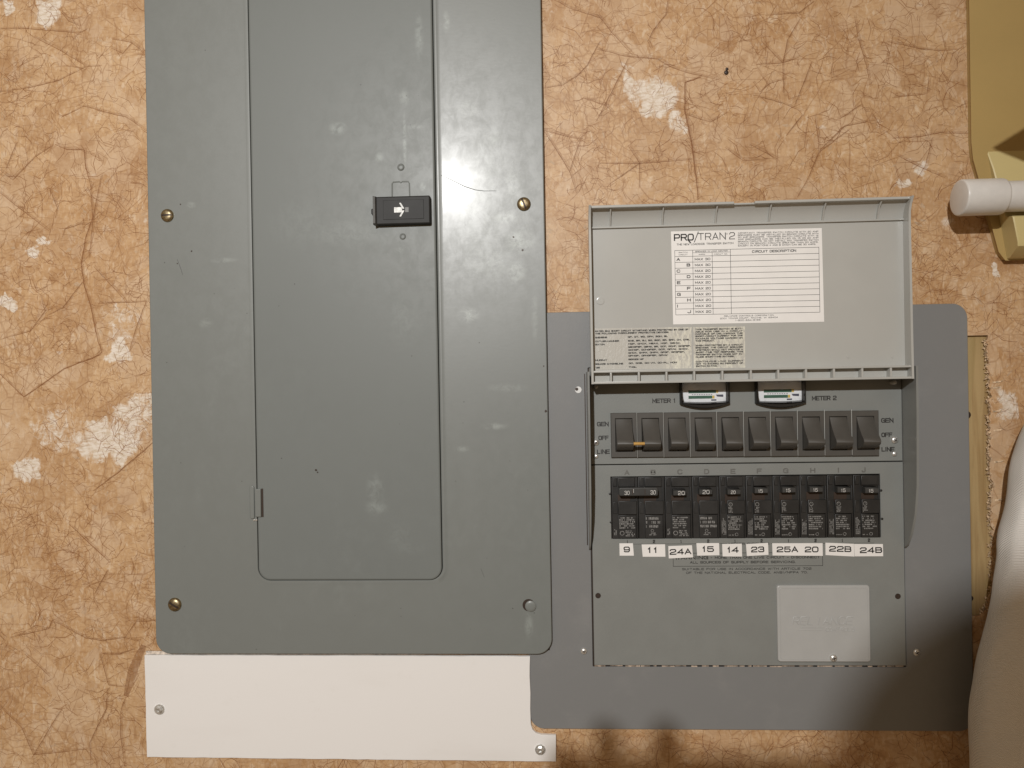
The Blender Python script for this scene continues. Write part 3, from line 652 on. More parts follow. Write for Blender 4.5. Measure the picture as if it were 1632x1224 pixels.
# small fixings
panhead(41.9, -56.2, 2.9, 4.0, ts, ang=40); panhead(306.9, -57.4, 3.3, 4.0, ts, ang=60)
panhead(41.7, -68.7, 2.2, 4.0, ts, cross=False); panhead(306.7, -69.8, 2.4, 4.0, ts, cross=False)
panhead(27.6, -247.0, 3.0, 1.9, ts, ang=10); panhead(324.0, -247.8, 3.3, 1.9, ts, ang=30)
for x, z in ((42.4, -5.6), (305.4, -6.2)):
    q = MB(); q.lathe(x, z, [(1.9, 4), (1.9, 10), (1.5, 11), (.2, 11.4)], 16); q.build('hinge_stud', M_lid, ts)
for x, z in ((41.3, -195.7), (307.7, -197.1)):
    q = MB(); q.lathe(x, z, [(2.4, 3.95), (2.5, 4.25), (2.0, 4.3), (1.8, 4.05)], 18); q.build('screw_hole', M_dark, ts)
q = MB(); q.lathe(26.6, -8.0, [(3.0, 1.85), (3.0, 2.05), (.2, 2.1)], 20); hr = q.build('screw_hole', simple('pale_plug', (.7, .7, .68), .5), ts)
q = MB(); q.lathe(25.2, -7.4, [(1.5, 2.1), (1.5, 2.2), (.2, 2.22)], 14); q.build('hole', M_dark, hr)
# printing on the upper faceplate
for s_, x0, x1, zb in (('METER 1', 93.2, 114.2, -21.3), ('METER 2', 235.2, 257.0, -21.2), ('GEN', 42.9, 53.6, -41.6), ('OFF', 44.0, 53.4, -54.2), ('LINE', 42.5, 54.2, -66.8), ('GEN', 295.6, 306.4, -42.0), ('OFF', 295.6, 305.2, -54.9), ('LINE', 295.5, 307.0, -67.8)):
    q = MB(); put_text(q, s_, x0, x1, zb, 4.1, 4.06, .025); print_obj('lettering', q, M_ink, face_u)
# meters
M_bez = simple('meter_bezel', (.020, .020, .019), .22, vary=.1)
M_dial = simple('dial_paper', (.80, .82, .84), .5, vary=.02)
M_green = simple('dial_green', (.035, .115, .075), .5, vary=.12); M_yel = simple('dial_yellow', (.62, .45, .10), .5); M_slate = simple('dial_slate', (.06, .065, .10), .5)
mg, n_, l_, b_ = newmat('clear_window'); tr = n_.new('ShaderNodeBsdfTransparent'); gl = n_.new('ShaderNodeBsdfGlossy'); gl.inputs['Roughness'].default_value = .08
fz = n_.new('ShaderNodeFresnel'); fz.inputs[0].default_value = 1.5; mx = n_.new('ShaderNodeMixShader'); l_.new(fz.outputs[0], mx.inputs[0]); l_.new(tr.outputs[0], mx.inputs[1]); l_.new(gl.outputs[0], mx.inputs[2]); l_.new(mx.outputs[0], n_['Material Output'].inputs[0])
def mpoly(cx, hw, zt, zs, zm, n=10):
    pts = [(cx-hw, zt)]
    for i in range(n+1):
        t0 = -1+2*i/n; pts.append((cx+hw*t0, zs+(zm-zs)*(1-t0*t0)))
    pts.append((cx+hw, zt)); return pts
MX = 139.6
def arc(cx, hw, z0, z1, rise, n=8):
    top = [(cx+hw-2*hw*i/n, z1+rise*(1-(1-2*i/n)**2)) for i in range(n+1)]
    return [(cx-hw, z0), (cx+hw, z0)]+top
mo, mi = mpoly(MX, 22.0, 4, -22.4, -26.6), mpoly(MX, 20.4, 2.6, -21.2, -22.0)
meter = ring_plate('meter', [[(x, z, 3.9) for x, z in mo], [(x, z, 9.0) for x, z in mo], [(x, z, 10.0) for x, z in inset(mo, .8)]], [[(x, z, 10.0) for x, z in mi], [(x, z, 4.4) for x, z in inset(mi, 1.2)]], M_bez, ts, 40)
q = MB(); q.plate(inset(mi, 1.0), 4.1, 5.0, .1); q.build('dial', M_dial, meter)
q = MB()
for i in range(2):
    x0, x1 = ((MX-14, MX+12.6), (MX-14, MX+9.2))[i]; zz = (-12.9, -17.9)[i]
    q.add([V3(x0, zz, 5.1), V3(x1-2.0, zz, 5.1), V3(x1-2.0, zz+2.7, 5.1), V3(x0, zz+2.7, 5.1)], [(0, 1, 2, 3)])
print_obj('green_band', q, M_green, meter)
q = MB()
for x1, zz in ((MX+12.6, -12.9), (MX+9.2, -17.9)): q.add([V3(x1-1.9, zz, 5.1), V3(x1, zz, 5.1), V3(x1, zz+2.7, 5.1), V3(x1-1.9, zz+2.7, 5.1)], [(0, 1, 2, 3)])
print_obj('yellow_tip', q, M_yel, meter)
q = MB(); q.add([V3(x, z, 5.12) for x, z in ((MX+10.4, -14.4), (MX+17.0, -14.4), (MX+17.0, -16.6), (MX+11.6, -16.2))], [(3, 2, 1, 0)]); q.add([V3(x, z, 5.12) for x, z in ((MX+6.2, -19.9), (MX+10.8, -19.9), (MX+10.8, -18.6), (MX+6.2, -18.6))], [(0, 1, 2, 3)])
for k in range(9): q.add([V3(MX-11+k*2.1, -14.4, 5.12), V3(MX-9.6+k*2.1, -14.4, 5.12), V3(MX-9.6+k*2.1, -13.9, 5.12), V3(MX-11+k*2.1, -13.9, 5.12)], [(0, 1, 2, 3)])
print_obj('scale_print', q, M_slate, meter)
gq = MB(); n = 10; gw = mpoly(MX, 21.0, 2.8, -21.8, -23.6)
gq.loops([[(x, z, 9.6) for x, z in gw], [(x, z, 11.4) for x, z in inset(gw, .8)], [(x, z, 12.6) for x, z in inset(gw, 3)], [(x, z, 13.2) for x, z in inset(gw, 7)]], False, True); gq.build('window', mg, meter, 80)
m2 = copy_part(meter, ts, 67.0, -.4)
for c in list(meter.children): k = c.copy(); COL.objects.link(k); k.parent = m2
# rocker switches
PITCH = 23.76; SX = 55.3
q = MB(); bo = rect(SX, SX+23.2, -69.9, -29.6); bi = rect(SX+4.0, SX+19.3, -64.6, -34.6)
sw0 = ring_plate('rocker_switch', [lp(bo, 0, 3.9), lp(bo, 0, 6.6), lp(bo, .4, 7.0)], [lp(bi, -.3, 7.0), lp(bi, 0, 6.7), lp(bi, 0, 3.0)], M_brown, ts, 40)
q = MB(); rk = [(-35.2, 3.2), (-35.2, 6.0), (-40, 8.4), (-45, 11.6), (-49.5, 15.4), (-52.8, 18.8), (-54.8, 20.8), (-56.6, 21.3), (-58.4, 20.4), (-60.4, 17.4), (-62.4, 12.6), (-63.8, 6.5), (-64.0, 3.2)]
q.loops([[(SX+4.3, z, d) for z, d in rk], [(SX+4.5, z*.998-.1, d+.15) for z, d in rk], [(SX+18.6, z*.998-.1, d+.15) for z, d in rk], [(SX+18.8, z, d) for z, d in rk]]); q.build('rocker', M_brown, sw0, 32)
q = MB(); q.box(SX+4.05, SX+19.25, -64.55, -34.65, 3.0, 3.4); q.build('well', M_dark, sw0)
for k in range(1, 10):
    s_ = copy_part(sw0, ts, k*PITCH, -k*.13)
    for c in sw0.children:
        e = c.copy(); COL.objects.link(e); e.parent = s_
        if c.name.startswith('rocker'): e.location = e.location+Vector((fr.uniform(-.15, .15), fr.uniform(-.8, .5), fr.uniform(-.2, .2)))/1000
q = MB(); q.xcyl(0, 0, -56.4, 20.6, [(73.9, .2), (73.9, 1.5), (83.6, 1.5), (83.6, .2)], 14); q.build('tie_pin', simple('brass_pin', (.80, .50, .16), .30, .55, vary=.1), ts)
for k in range(1, 10):
    q = MB(); q.box(SX+k*PITCH-.42, SX+k*PITCH-.16, -70.2, -29.6, 4.0, 6.9); q.build('switch_divider', M_lid, ts)
# letters A to J, pressed in and seen as outlines
for k, ch in enumerate('ABCDEFGHIJ'):
    x = [69.3, 93.0, 117.0, 140.9, 164.4, 187.8, 211.2, 235.0, 257.5, 279.6][k]; w_ = 4.6 if ch not in 'IJ' else (1.5 if ch == 'I' else 3.6)
    q = MB(); put_text(q, ch, x-w_/2, x+w_/2, -86.2, 4.6, 4.05, .03); print_obj('lettering', q, M_grink, face_l)
# breakers
BXS = [55.0, 79.0, 103.0, 127.5, 151.7, 175.2, 199.0, 222.8, 246.8, 269.8, 293.5]
def strokes(mb, x0, x1, z0, z1, rows, d, rg, vert=False, fill=.8):
    """rows of print far too small to read"""
    for r_ in range(rows):
        if vert: a0, a1, b0, b1 = z0, z1, x0+(x1-x0)*r_/rows, x0+(x1-x0)*(r_+.62)/rows
        else: a0, a1, b0, b1 = x0, x1, z1-(z1-z0)*(r_+.62)/rows, z1-(z1-z0)*r_/rows
        u = a0; end = a0+(a1-a0)*rg.uniform(.7, 1)
        while u < end:
            L = rg.uniform(.35, 1.3); v_ = min(u+L, end)
            if rg.random() < fill:
                if vert: mb.add([V3(b0, u, d), V3(b1, u, d), V3(b1, v_, d), V3(b0, v_, d)], [(0, 1, 2, 3)])
                else: mb.add([V3(u, b0, d), V3(v_, b0, d), V3(v_, b1, d), V3(u, b1, d)], [(0, 1, 2, 3)])
            u = v_+rg.uniform(.12, .35)
def ringmark(mb, x, z, r, d, n=18):
    vs = [];
    for i in range(n):
        a = 2*math.pi*i/n
        vs += [V3(x+r*math.cos(a), z+r*math.sin(a), d), V3(x+r*.72*math.cos(a), z+r*.72*math.sin(a), d)]
    mb.add(vs, [(2*i, (2*i+2) % (2*n), (2*i+3) % (2*n), 2*i+1) for i in range(n)])
AMPS = ['30', '30', '20', '20', '20', '15', '15', '15', '15', '15']
HZ = [-103.6, -103.4, -104.6, -103.9, -104.1, -103.2, -102.9, -102.7, -103.3, -104.0]
rg = random.Random(11)
for k in range(10):
    a, b = BXS[k]+.25, BXS[k+1]-.25; W_ = b-a; zt, zb = -88.0-.1*k*.5, -143.6-.05*k
    new = k >= 4
    q = MB(); q.box(a, b, zb, zt, .4, 5.0, .35)
    c0 = a+(6.2 if new else 5.6); c1 = b-2.2
    q.box(c0, c1, zb+.4, zb+21.2, 4.9, 6.2, .35)                    # lower label pad
    q.box(c0, c1+.6, zb+22.0, zb+34.2, 4.9, 7.4, .4)                # middle block
    q.box(c0, c1-.8, zt-8.6, zt-.3, 4.9, 7.0, .4)                   # top block
    q.box(a+1.2, a+4.4, zt-8.2, zt-1.0, 4.9, 6.0, .3)               # terminal tab
    q.box(a+1.0, a+4.8, zb+22.6, zb+33, 4.9, 5.6, .25)
    q.box(c1+.4, c1+.9, zb+.4, zt-9, 4.9, 6.4, .2)
    br = q.build('breaker', M_brk, ts, 40)
    hx0 = [61.4, 84.6, 109.4, 132.5, 157.4, 181.3, 205.5, 229.3, 253.4, 277.4][k]; hz = HZ[k]
    q = MB(); q.box(hx0-.8, hx0+10.4, hz-8.6, hz-.2, 4.9, 5.35); q.build('slot', M_dark, br)
    q = MB(); q.profile_x([(hz, 5.0), (hz+.3, 11.4), (hz+1.0, 12.4), (hz+4.6, 12.4), (hz+5.3, 11.4), (hz+5.8, 5.0)], hx0, hx0+11.2); q.build('handle', M_hand, br, 25)
    q = MB(); put_text(q, AMPS[k], hx0+(4.2 if k in (0, 1, 2) else 2.8), hx0+(8.8 if k < 4 else 6.8)+(1.2 if k == 2 else 0), hz+1.1, 3.5 if not new else 3.0, 12.5 if k > 1 else 15.05, -.03)
    print_obj('rating', q, M_win2, br)
    q = MB()
    if not new:
        strokes(q, c0+.6, c1-.6, zb+8.6, zb+19.4, 6 if k != 1 and k != 3 else 3, 6.3, rg)
        if k in (0, 2): ringmark(q, c0+3.0, zb+5.0, 2.1, 6.3); strokes(q, c0+6.2, c1-1, zb+1.6, zb+7.4, 4, 6.3, rg); strokes(q, a+1.6, a+4.2, zb+3, zb+10, 2, 5.3, rg, True)
        else: ringmark(q, c0+6.2, zb+7.2, 1.4, 6.3); strokes(q, c0+3.4, c0+10, zb+2.4, zb+5.4, 2, 6.3, rg)
    else:
        ringmark(q, c0+2.8, zb+30.6, 1.8, 7.5); strokes(q, c0+2.7, c0+3.0, zb+29.6, zb+31.4, 1, 7.5, rg); strokes(q, c0+.8, c0+5.0, zb+22.9, zb+28.2, 5, 7.5, rg)
        strokes(q, c0+.7, c1-1.0, zb+7.0, zb+19.6, 7, 6.3, rg); strokes(q, c0+.7, c0+6.4, zb+2.0, zb+3.2, 1, 6.3, rg); ringmark(q, c0+8.0, zb+3.4, 1.5, 6.3)
        strokes(q, a+1.4, a+5.6, zb+3.0, zb+18.6, 4, 5.3, rg, True, .9)
    print_obj('small_print', q, M_wink, br)
q = MB(); q.plate(rrect(60.8, 95.6, -103.7, -96.2, 1.6, 4), 11.8, 14.9, .8); tb = q.build('handle_tie', M_hand, ts)
q = MB()
for x in (72.6, 83.6): q.add([V3(x, -102.4, 15.0), V3(x+.7, -102.4, 15.0), V3(x+.7, -97.6, 15.0), V3(x, -97.6, 15.0)], [(0, 1, 2, 3)])
print_obj('tie_groove', q, M_dark, tb)
q = MB(); q.box(73.6, 73.9, -100.8, -97.4, 14.9, 15.02); q.build('mark', M_win2, tb)
for x, z in ((53.6, -103), (54.0, -128.8), (294.5, -102.4), (295.0, -127.8)):
    q = MB(); q.lathe(x, z, [(1.1, 3.9), (1.1, 4.4), (.3, 4.6)], 10); q.build('locating_nub', M_brk, ts)
# printing on the lower faceplate
q = MB()
for k in range(10): put_text(q, '12'[k % 2], (BXS[k]+BXS[k+1])/2+1.6-(.6 if k % 2 == 0 else 1.0), (BXS[k]+BXS[k+1])/2+1.6+(.7 if k % 2 == 0 else 1.1), -148.4, 3.2, 4.06, .05)
def line(mb, x0, x1, z0, z1, d): mb.add([V3(x0, z0, d), V3(x1, z0, d), V3(x1, z1, d), V3(x0, z1, d)], [(0, 1, 2, 3)])
line(q, 64, 158, -149.2, -148.9, 4.06); line(q, 197, 288, -149.6, -149.3, 4.06)
put_text(q, 'METER CIRCUITS', 159.5, 195.5, -150.4, 2.0, 4.06, .02)
put_text(q, 'WARNING', 111.0, 141.0, -163.2, 3.2, 4.06, .03)
put_text(q, '- MORE THAN ONE LIVE CIRCUIT - DISCONNECT', 143.0, 240.0, -162.8, 2.2, 4.06, .02)
put_text(q, 'ALL SOURCES OF SUPPLY BEFORE SERVICING.', 124.6, 219.0, -167.0, 2.2, 4.06, .02)
put_text(q, 'SUITABLE FOR USE IN ACCORDANCE WITH ARTICLE 702', 117.5, 232.5, -173.0, 2.0, 4.06, .01)
put_text(q, 'OF THE NATIONAL ELECTRICAL CODE, ANSI/NFPA 70.', 121.0, 229.5, -176.3, 2.0, 4.06, .01)
for a in ((109.4, 242.6, -169.6, -169.2), (109.4, 109.8, -169.6, -157.4), (242.2, 242.6, -169.6, -157.6), (109.4, 242.6, -157.8, -157.4)): line(q, *a, 4.055)
print_obj('lettering', q, M_ink, face_l)
# number stickers
def sticker(poly, texts):
    q = MB(); q.plate(poly, 4.15, 4.42, .08); s_ = q.build('number_sticker', M_paper, ts)
    q = MB()
    for (t, x0, x1, zb, rot) in texts: put_text(q, t, x0, x1, zb, 5.3, 4.46, .02, rot)
    print_obj('lettering', q, M_ink, s_)
sticker([(61.4, -159.4), (74.3, -159.5), (73.6, -148.2), (61.4, -148.2)], [('9', 65.0, 70.8, -156.4, 0)])
sticker([(82.2, -160.5), (102.7, -160.6), (102.5, -149.3), (81.4, -149.3)], [('11', 86.0, 95.8, -157.2, 0)])
sticker([(105.6, -162.2), (127.4, -161.3), (126.6, -150.3), (105.4, -151.0)], [('24A', 106.5, 126.0, -159.0, 1.6)])
sticker([(131.1, -159.8), (151.0, -159.5), (150.9, -148.5), (130.6, -148.5)], [('15', 135.2, 146.2, -156.6, .6)])
sticker([(153.8, -160.6), (171.2, -160.8), (171.1, -149.2), (153.6, -149.4)], [('14', 157.5, 168.2, -157.4, .3)])
sticker([(175.4, -160.4), (194.6, -159.4), (194.4, -148.6), (174.8, -149.6)], [('23', 179.2, 191.0, -157.2, 1.0)])
sticker([(198.2, -160.0), (242.5, -160.6), (242.5, -149.2), (198.0, -149.0)], [('25A', 201.8, 220.8, -157.2, 0), ('20', 226.6, 238.8, -157.4, 0)])
sticker([(244.9, -159.9), (270.2, -161.4), (270.0, -149.9), (245.0, -148.8)], [('22B', 248.0, 267.6, -156.8, -1.8)])
sticker([(270.4, -161.2), (295.4, -161.2), (295.3, -150.3), (270.2, -150.1)], [('24B', 275.0, 294.6, -158.4, .4)])
# blank access cover with raised lettering
M_cov = simple('cover_plastic', (.40, .405, .395), .34, vary=.02, bump=.08)
q = MB(); q.plate(rrect(200.8, 282.2, -255.0, -186.4, 2.6, 5), 3.9, 6.8, .9); cov = q.build('access_cover', M_cov, ts)
q = MB(); bd = rrect(203.2, 279.8, -252.6, -188.8, 2.0, 5); bead(q, bd+bd[:1], .32, 6.75); q.build('border_bead', M_cov, cov, 60)
def raised(mb, s, x0, x1, zb, cap, r, d, slant=.18):
    u = (x1-x0)/(len(s)+.32*(len(s)-1))
    for k, c in enumerate(s):
        for pl_ in GLY[c]: bead(mb, [(x0+k*1.32*u+(NARROW.get(c, 1) if c != 'I' else 1)*q_[0]*u+q_[1]*cap*slant, zb+q_[1]*cap) for q_ in pl_], r, d)
em = MB(); raised(em, 'RELIANCE', 214.0, 266.0, -221.4, 6.8, .55, 6.75); raised(em, 'CONTROLS', 243.0, 268.0, -227.4, 3.4, .38, 6.75)
bead(em, [(221, -224.0), (242, -224.0)], .45, 6.75); bead(em, [(219, -226.4), (240, -226.4)], .35, 6.75)
em.build('raised_lettering', M_cov, cov, 60)
panhead(249.4, -251.2, 3.4, 6.6, cov, ang=15)

# ---------------------------------------------------------------- the open lid
LX0, LX1, LZ0, LZ1, FD = 37.2, 312.6, -3.0, 152.6, 18.0
q = MB(); q.box(LX0+1, LX1-1, 7.0, 136.4, FD-2.2, FD)
q.profile_x([(135.6, FD-2.2), (135.6, FD), (141, FD+1.2), (147, FD+4.2), (151.2, FD+9.4), (152.4, FD+9.2), (149, FD+2.5), (143, FD-1)], LX0+1, LX1-1)
q.box(LX0+1, LX1-1, -2.6, 7.2, FD+1.8, FD+3.6)
lid = q.build('lid', M_lid, ts, 40)
rim = [(LZ0, 14), (LZ0, 30), (30, 29.4), (100, 28.8), (132, 28.4), (141, 28.8), (147, 31.0), (LZ1, 35.0), (LZ1+.2, 31), (150, 22), (144, 15), (130, 14)]
for x0, x1 in ((LX0, LX0+1.9), (LX1-1.9, LX1)):
    q = MB(); q.loops([[(x0, z, d) for z, d in rim], [(x1, z, d) for z, d in rim]]); q.build('side_rim', M_lid, lid, 40)
q = MB(); q.box(LX0+1.8, 162.6, 150.6, 152.9, 20, 31.5, .5); q.box(180.6, LX1-1.8, 150.6, 152.9, 20, 31.5, .5); q.box(162.7, 180.5, 150.5, 152.0, 20, 29.0, .4); q.build('top_lip', M_lid, lid, 40)
q = MB(); q.box(LX0+1.8, LX1-1.8, 135.0, 136.6, FD-1, FD+2.4, .5); q.build('ridge', M_lid, lid, 40)
q = MB(); q.box(LX0+1.8, LX1-1.8, 6.8, 8.6, FD-1, 29.2, .4); q.build('divider', M_lid, lid, 40)
q = MB(); q.box(LX0+1.8, LX1-1.8, -3.0, -1.0, FD, 29.6, .4); q.build('bottom_lip', M_lid, lid, 40)
for x in (56.5, 102.4, 148.8, 195.1, 241.4, 288.2):
    q = MB(); q.loops([[(x-.55, z, d) for z, d in ((136.4, FD), (136.4, FD+2.2), (146, FD+6.5), (150.8, FD+11.5), (150.8, FD+8.5), (147, FD+4), (141, FD+1))], [(x+.55, z, d) for z, d in ((136.4, FD), (136.4, FD+2.2), (146, FD+6.5), (150.8, FD+11.5), (150.8, FD+8.5), (147, FD+4), (141, FD+1))]]); q.build('rib', M_lid, lid)
r0 = None
for x in (54.4, 78.7, 102.6, 126.6, 150.8, 175.2, 198.6, 222.2, 245.9, 269.8, 293.9):
    if r0 is None: q = MB(); q.box(x-.85, x+.85, -1.1, 6.9, FD+3, 28.8, .35); r0 = q.build('rib', M_lid, lid); xr = x
    else: k = r0.copy(); COL.objects.link(k); k.parent = lid; k.location = r0.location+Vector(((x-xr)/1000, 0, 0))
for x, z, r in ((47, 71, 3.6), (262, 17, 1.2), (300, 16, .9)):                                              # moulding marks
    q = MB(); q.lathe(x, z, [(r, FD-.1), (r, FD+.25), (r*.8, FD+.4), (.2, FD+.4)], 18); q.build('moulding_mark', M_lid, lid)
# paper sheet in the lid
SH = [(110.8, 48.6), (242.0, 48.2), (241.2, 130.4), (110.2, 131.0)]
q = MB(); q.plate(SH, FD+.05, FD+.3, .05); q.build('circuit_sheet', M_paper, lid)
D1 = FD+.36
q = MB()
TX = [113.2, 128.9, 145.9, 161.8, 238.4]; TZ0, TZ1, TH = 57.0, 114.0, 108.6
rows = [TH-(TH-TZ0)*i/10 for i in range(11)]
def cl(a, b, wd=.38):
    dx, dz = b[0]-a[0], b[1]-a[1]; L = math.hypot(dx, dz); nx, nz = -dz/L*wd/2, dx/L*wd/2
    q.add([V3(a[0]-nx, a[1]-nz, D1), V3(b[0]-nx, b[1]-nz, D1), V3(b[0]+nx, b[1]+nz, D1), V3(a[0]+nx, a[1]+nz, D1)], [(0, 1, 2, 3)])
for zz in rows+[TZ1]: cl((TX[0], zz), (TX[4], zz-.35), .34)
cl((TX[1], (TZ1+TH)/2+.3), (TX[3], (TZ1+TH)/2+.2), .25)
for i, xx in enumerate(TX): cl((xx, TZ0 - (.3 if i == 4 else 0)), (xx, (TZ1+TH)/2 if i == 2 else TZ1), .34)
put_text(q, 'PRO', 112.6, 130.2, 122.4, 6.2, D1, .01); cl((124.6, 123.6), (127.4, 120.2), 1.2)
cl((130.4, 120.8), (134.2, 130.2), .7)
put_text(q, 'TRAN', 133.6, 158.0, 122.6, 6.2, D1, -.028); put_text(q, '2', 161.0, 166.0, 122.6, 6.2, D1, -.028); ringmark(q, 159.0, 127.6, .7, D1)
put_text(q, 'THE NEW LOADSIDE TRANSFER SWITCH', 115.0, 164.6, 118.4, 1.7, D1, .002)
imp = ['IMPORTANT! TRANSFER SWITCH CIRCUITS WITH 20 AMP', 'BREAKERS MUST BE INSTALLED ON BRANCH CIRCUITS WITH', '20 AMP BREAKERS. TRANSFER SWITCH CIRCUITS WITH 15', 'AMP BREAKERS CAN BE INSTALLED ON 15 OR 20 AMP', 'BRANCH CIRCUITS. DO NOT INSTALL ANY TRANSFER SWITCH', 'CIRCUIT ON BRANCH CIRCUITS GREATER THAN 20 AMPS,', 'EXCEPT IN POSITIONS A AND B WHICH CAN BE 30 AMPS.']
for i, s_ in enumerate(imp): put_text(q, s_, 168.6, 238.2-(2 if i == 6 else 0), 127.2-i*1.86, 1.35, D1, 0, -.3)
put_text(q, 'CIRCUIT DESCRIPTION', 180.6, 218.8, 110.2, 2.2, D1, .02)
put_text(q, 'SWITCH', 116.6, 124.4, 111.6, 1.1, D1); put_text(q, 'CIRCUIT', 116.6, 124.4, 109.6, 1.1, D1)
put_text(q, 'BREAKER IN LOAD CENTER', 131.2, 159.4, 112.0, 1.2, D1, .002); put_text(q, 'AMPS', 134, 139.6, 109.4, 1.1, D1); put_text(q, 'CIRCUIT NO.', 147.4, 159.6, 109.3, 1.1, D1)
for i, ch in enumerate('ABCDEFGHIJ'):
    zb = rows[i+1]+1.3; x = 114.6 if i % 2 == 0 else 123.4; w_ = 3.2 if ch != 'I' else .5
    put_text(q, ch, x, x+w_, zb, 2.7, D1, .03)
    put_text(q, 'MAX '+('30' if i < 2 else '20'), 130.6, 144.2, zb, 2.1, D1, .01)
put_text(q, 'RELIANCE CONTROLS CORPORATION', 155.4, 198.6, 54.4, 1.2, D1); put_text(q, '2001 YOUNG COURT, RACINE, WI 53404', 151.8, 202, 52.4, 1.2, D1); put_text(q, '1-800-634-6155', 165, 187, 50.4, 1.3, D1)
print_obj('lettering', q, M_ink, lid)
# clear printed stickers, one lifting in silvery creases
mc, n_, l_, b_ = newmat('clear_sticker'); t_ = NT(mc); setp(b_, (.47, .455, .405), .36, 0, .5)
P_ = t_.obj(); cr = t_.noise(t_.scaled(P_, (1, 1, .35)), 330, 4, .7, 1.5)
sxx = n_.new('ShaderNodeSeparateXYZ'); l_.new(P_, sxx.inputs[0])
edge = t_.math('MULTIPLY', t_.step(sxx.outputs[0], .096, .114), t_.step(cr, .38, .62))
l_.new(t_.mix(edge, (.46, .445, .40), (.66, .64, .54)), b_.inputs['Base Color']); l_.new(t_.bump(cr, .5, .0006), b_.inputs['Normal'])
q = MB(); q.plate([(40.0, 9.6), (126.4, 9.4), (127.0, 46.0), (40.4, 46.6)], FD+.03, FD+.14, .02); q.plate([(128.2, 9.2), (173.2, 9.2), (173.4, 45.6), (128.4, 45.8)], FD+.03, FD+.14, .02); q.build('clear_sticker', mc, lid)
D2 = FD+.2; q = MB()
left = [('RATED 5kA SHORT CIRCUIT WITHSTAND WHEN PROTECTED BY ONE OF', 41.8, 124.0, 43.2), ('THE FOLLOWING OVERCURRENT PROTECTIVE DEVICES:', 41.8, 107.0, 41.1),
        ('SIEMENS', 41.8, 52.4, 37.6), ('QP, QT, BQ, QPH, BQH, BL', 70.6, 106.0, 37.6), ('CUTLER-HAMMER', 41.8, 63.0, 34.2), ('BAB, BR, BJ, BQ, BQC, BR, BRH, CH, CHB,', 70.8, 129.4-4.2, 34.2), ('EATON', 41.8, 50.2, 31.4),
        ('HQP, QHCX, HBAX, HQP, QBHW,', 70.8, 117.0, 31.4), ('QBHGFEP, QBHW, BR, QCF, QCHF, QCGFEP,', 70.8, 126.0, 28.6), ('QCHGF, QCHGFEP, QCR, QPHW, QHCW,', 70.8, 124.0, 26.0), ('QHCX, QHPX, QHPX, QPGF, QPGFEP,', 70.8, 120.6, 23.4), ('QPHGF, QPHGFEP, QPHW', 70.8, 105.4, 20.8),
        ('MURRAY', 41.6, 52.0, 17.4), ('SERIES MP', 70.8, 84.4, 17.6), ('SQUARE D/HOMELINE', 41.6, 66.2, 14.0), ('QO, QOB, QO-VH, QO-PL, HOM', 71.0, 113.6, 14.2), ('GE', 42.0, 45.6, 10.8), ('THQL', 71.0, 78.0, 10.8)]
for s_, x0, x1, zb in left: put_text(q, s_, x0, x1, zb, 1.5, D2, .06)
rt = ['THIS TRANSFER SWITCH IS SUIT-', 'ABLE FOR USE IN A CIRCUIT', 'CAPABLE OF DELIVERING THE', 'SHORT-CIRCUIT CURRENT FOR THE', 'MAXIMUM VOLTAGE MARKED ON', 'THIS PRODUCT.', '', 'WHEN PROTECTED BY A CIRCUIT', 'BREAKER, THE CIRCUIT BREAKER', 'UPSTREAM SHALL NOT PROVIDE A', 'SHORT-TIME TRIP RESPONSE. THIS', 'TRANSFER SWITCH DOES NOT IN-', 'CLUDE SHORT-TIME RATINGS.', '', 'CONTINUOUS LOAD CURRENT', 'NOT TO EXCEED 80 PERCENT OF', 'SWITCH RATING.']
for i, s_ in enumerate(rt):
    if s_: put_text(q, s_, 130.0, {5: 147, 12: 164, 16: 149}.get(i, 171.4), 43.0-i*2.03, 1.45, D2, .05)
print_obj('lettering', q, M_ink, lid)

# ================================================================== mustard plastic holder and white pipe (right edge)
M_must = simple('mustard_plastic', (.41, .29, .112), .42, vary=.03, nscale=15, bump=.12, bscale=700)
M_must_lit = simple('mustard_lit_front', (.57, .475, .225), .40, vary=.03, nscale=15, bump=.12, bscale=700)  # same mustard plastic, paler: the brighter light on the front is in its colour
hd = thing('plastic_holder', 'mustard yellow plastic wall holder at the upper right edge', 'holder', (.45, 0, .1))
back = [(377.2, 600), (377.2, 205), (378.4, 190), (382, 176), (391, 140), (399, 108), (404, 101), (520, 101), (520, 600)][::-1]
q = MB(); q.plate(back, .2, 7.5, 1.5); q.build('back_plate', M_must, hd, 50)
q = MB()
c0 = [(386.5, 196.5, 7), (391.0, 170, 9), (398, 138, 10), (404, 106, 11)]
rampL = [(388.0, 197.0, 7.4), (393.0, 178.0, 17), (398.5, 148, 26), (400.5, 137, 27.5)]
rampR = [(520, 197.0, 7.4), (520, 178, 17), (520, 148, 26), (520, 137, 27.5)]
prof = [(197.5, 7.0), (180, 12), (160, 15), (140, 16.5), (135.5, 18), (134.6, 27.5), (133.5, 29), (112, 29.5), (108.5, 28.5), (101.5, 14), (100.8, 7.0)]
def xl(z, d): return 386.5+(197-z)*.165-(d-7)*.10
q.loops([[(xl(z, d)+2.4, z, d-.6) for z, d in prof], [(xl(z, d)+3.4, z, d) for z, d in prof], [(520, z, d) for z, d in prof]], True, True)
q.build('cradle', M_must_lit, hd, 28)
q = MB(); q.plate([(334.5, 235), (357, 222.8), (520, 222.8), (520, 300), (452, 300), (363, 252)], 150, 158, 1.5); q.build('added_shadow_slab', M_must, hd, 40)  # unseen slab, added to throw the triangular shadow onto the holder
q = MB(); q.box(462, 470, 222, 310, 7, 151, 1.0); q.build('shadow_slab_stalk', M_must, hd, 40)  # added stalk joining the shadow slab to the back plate, also out of view
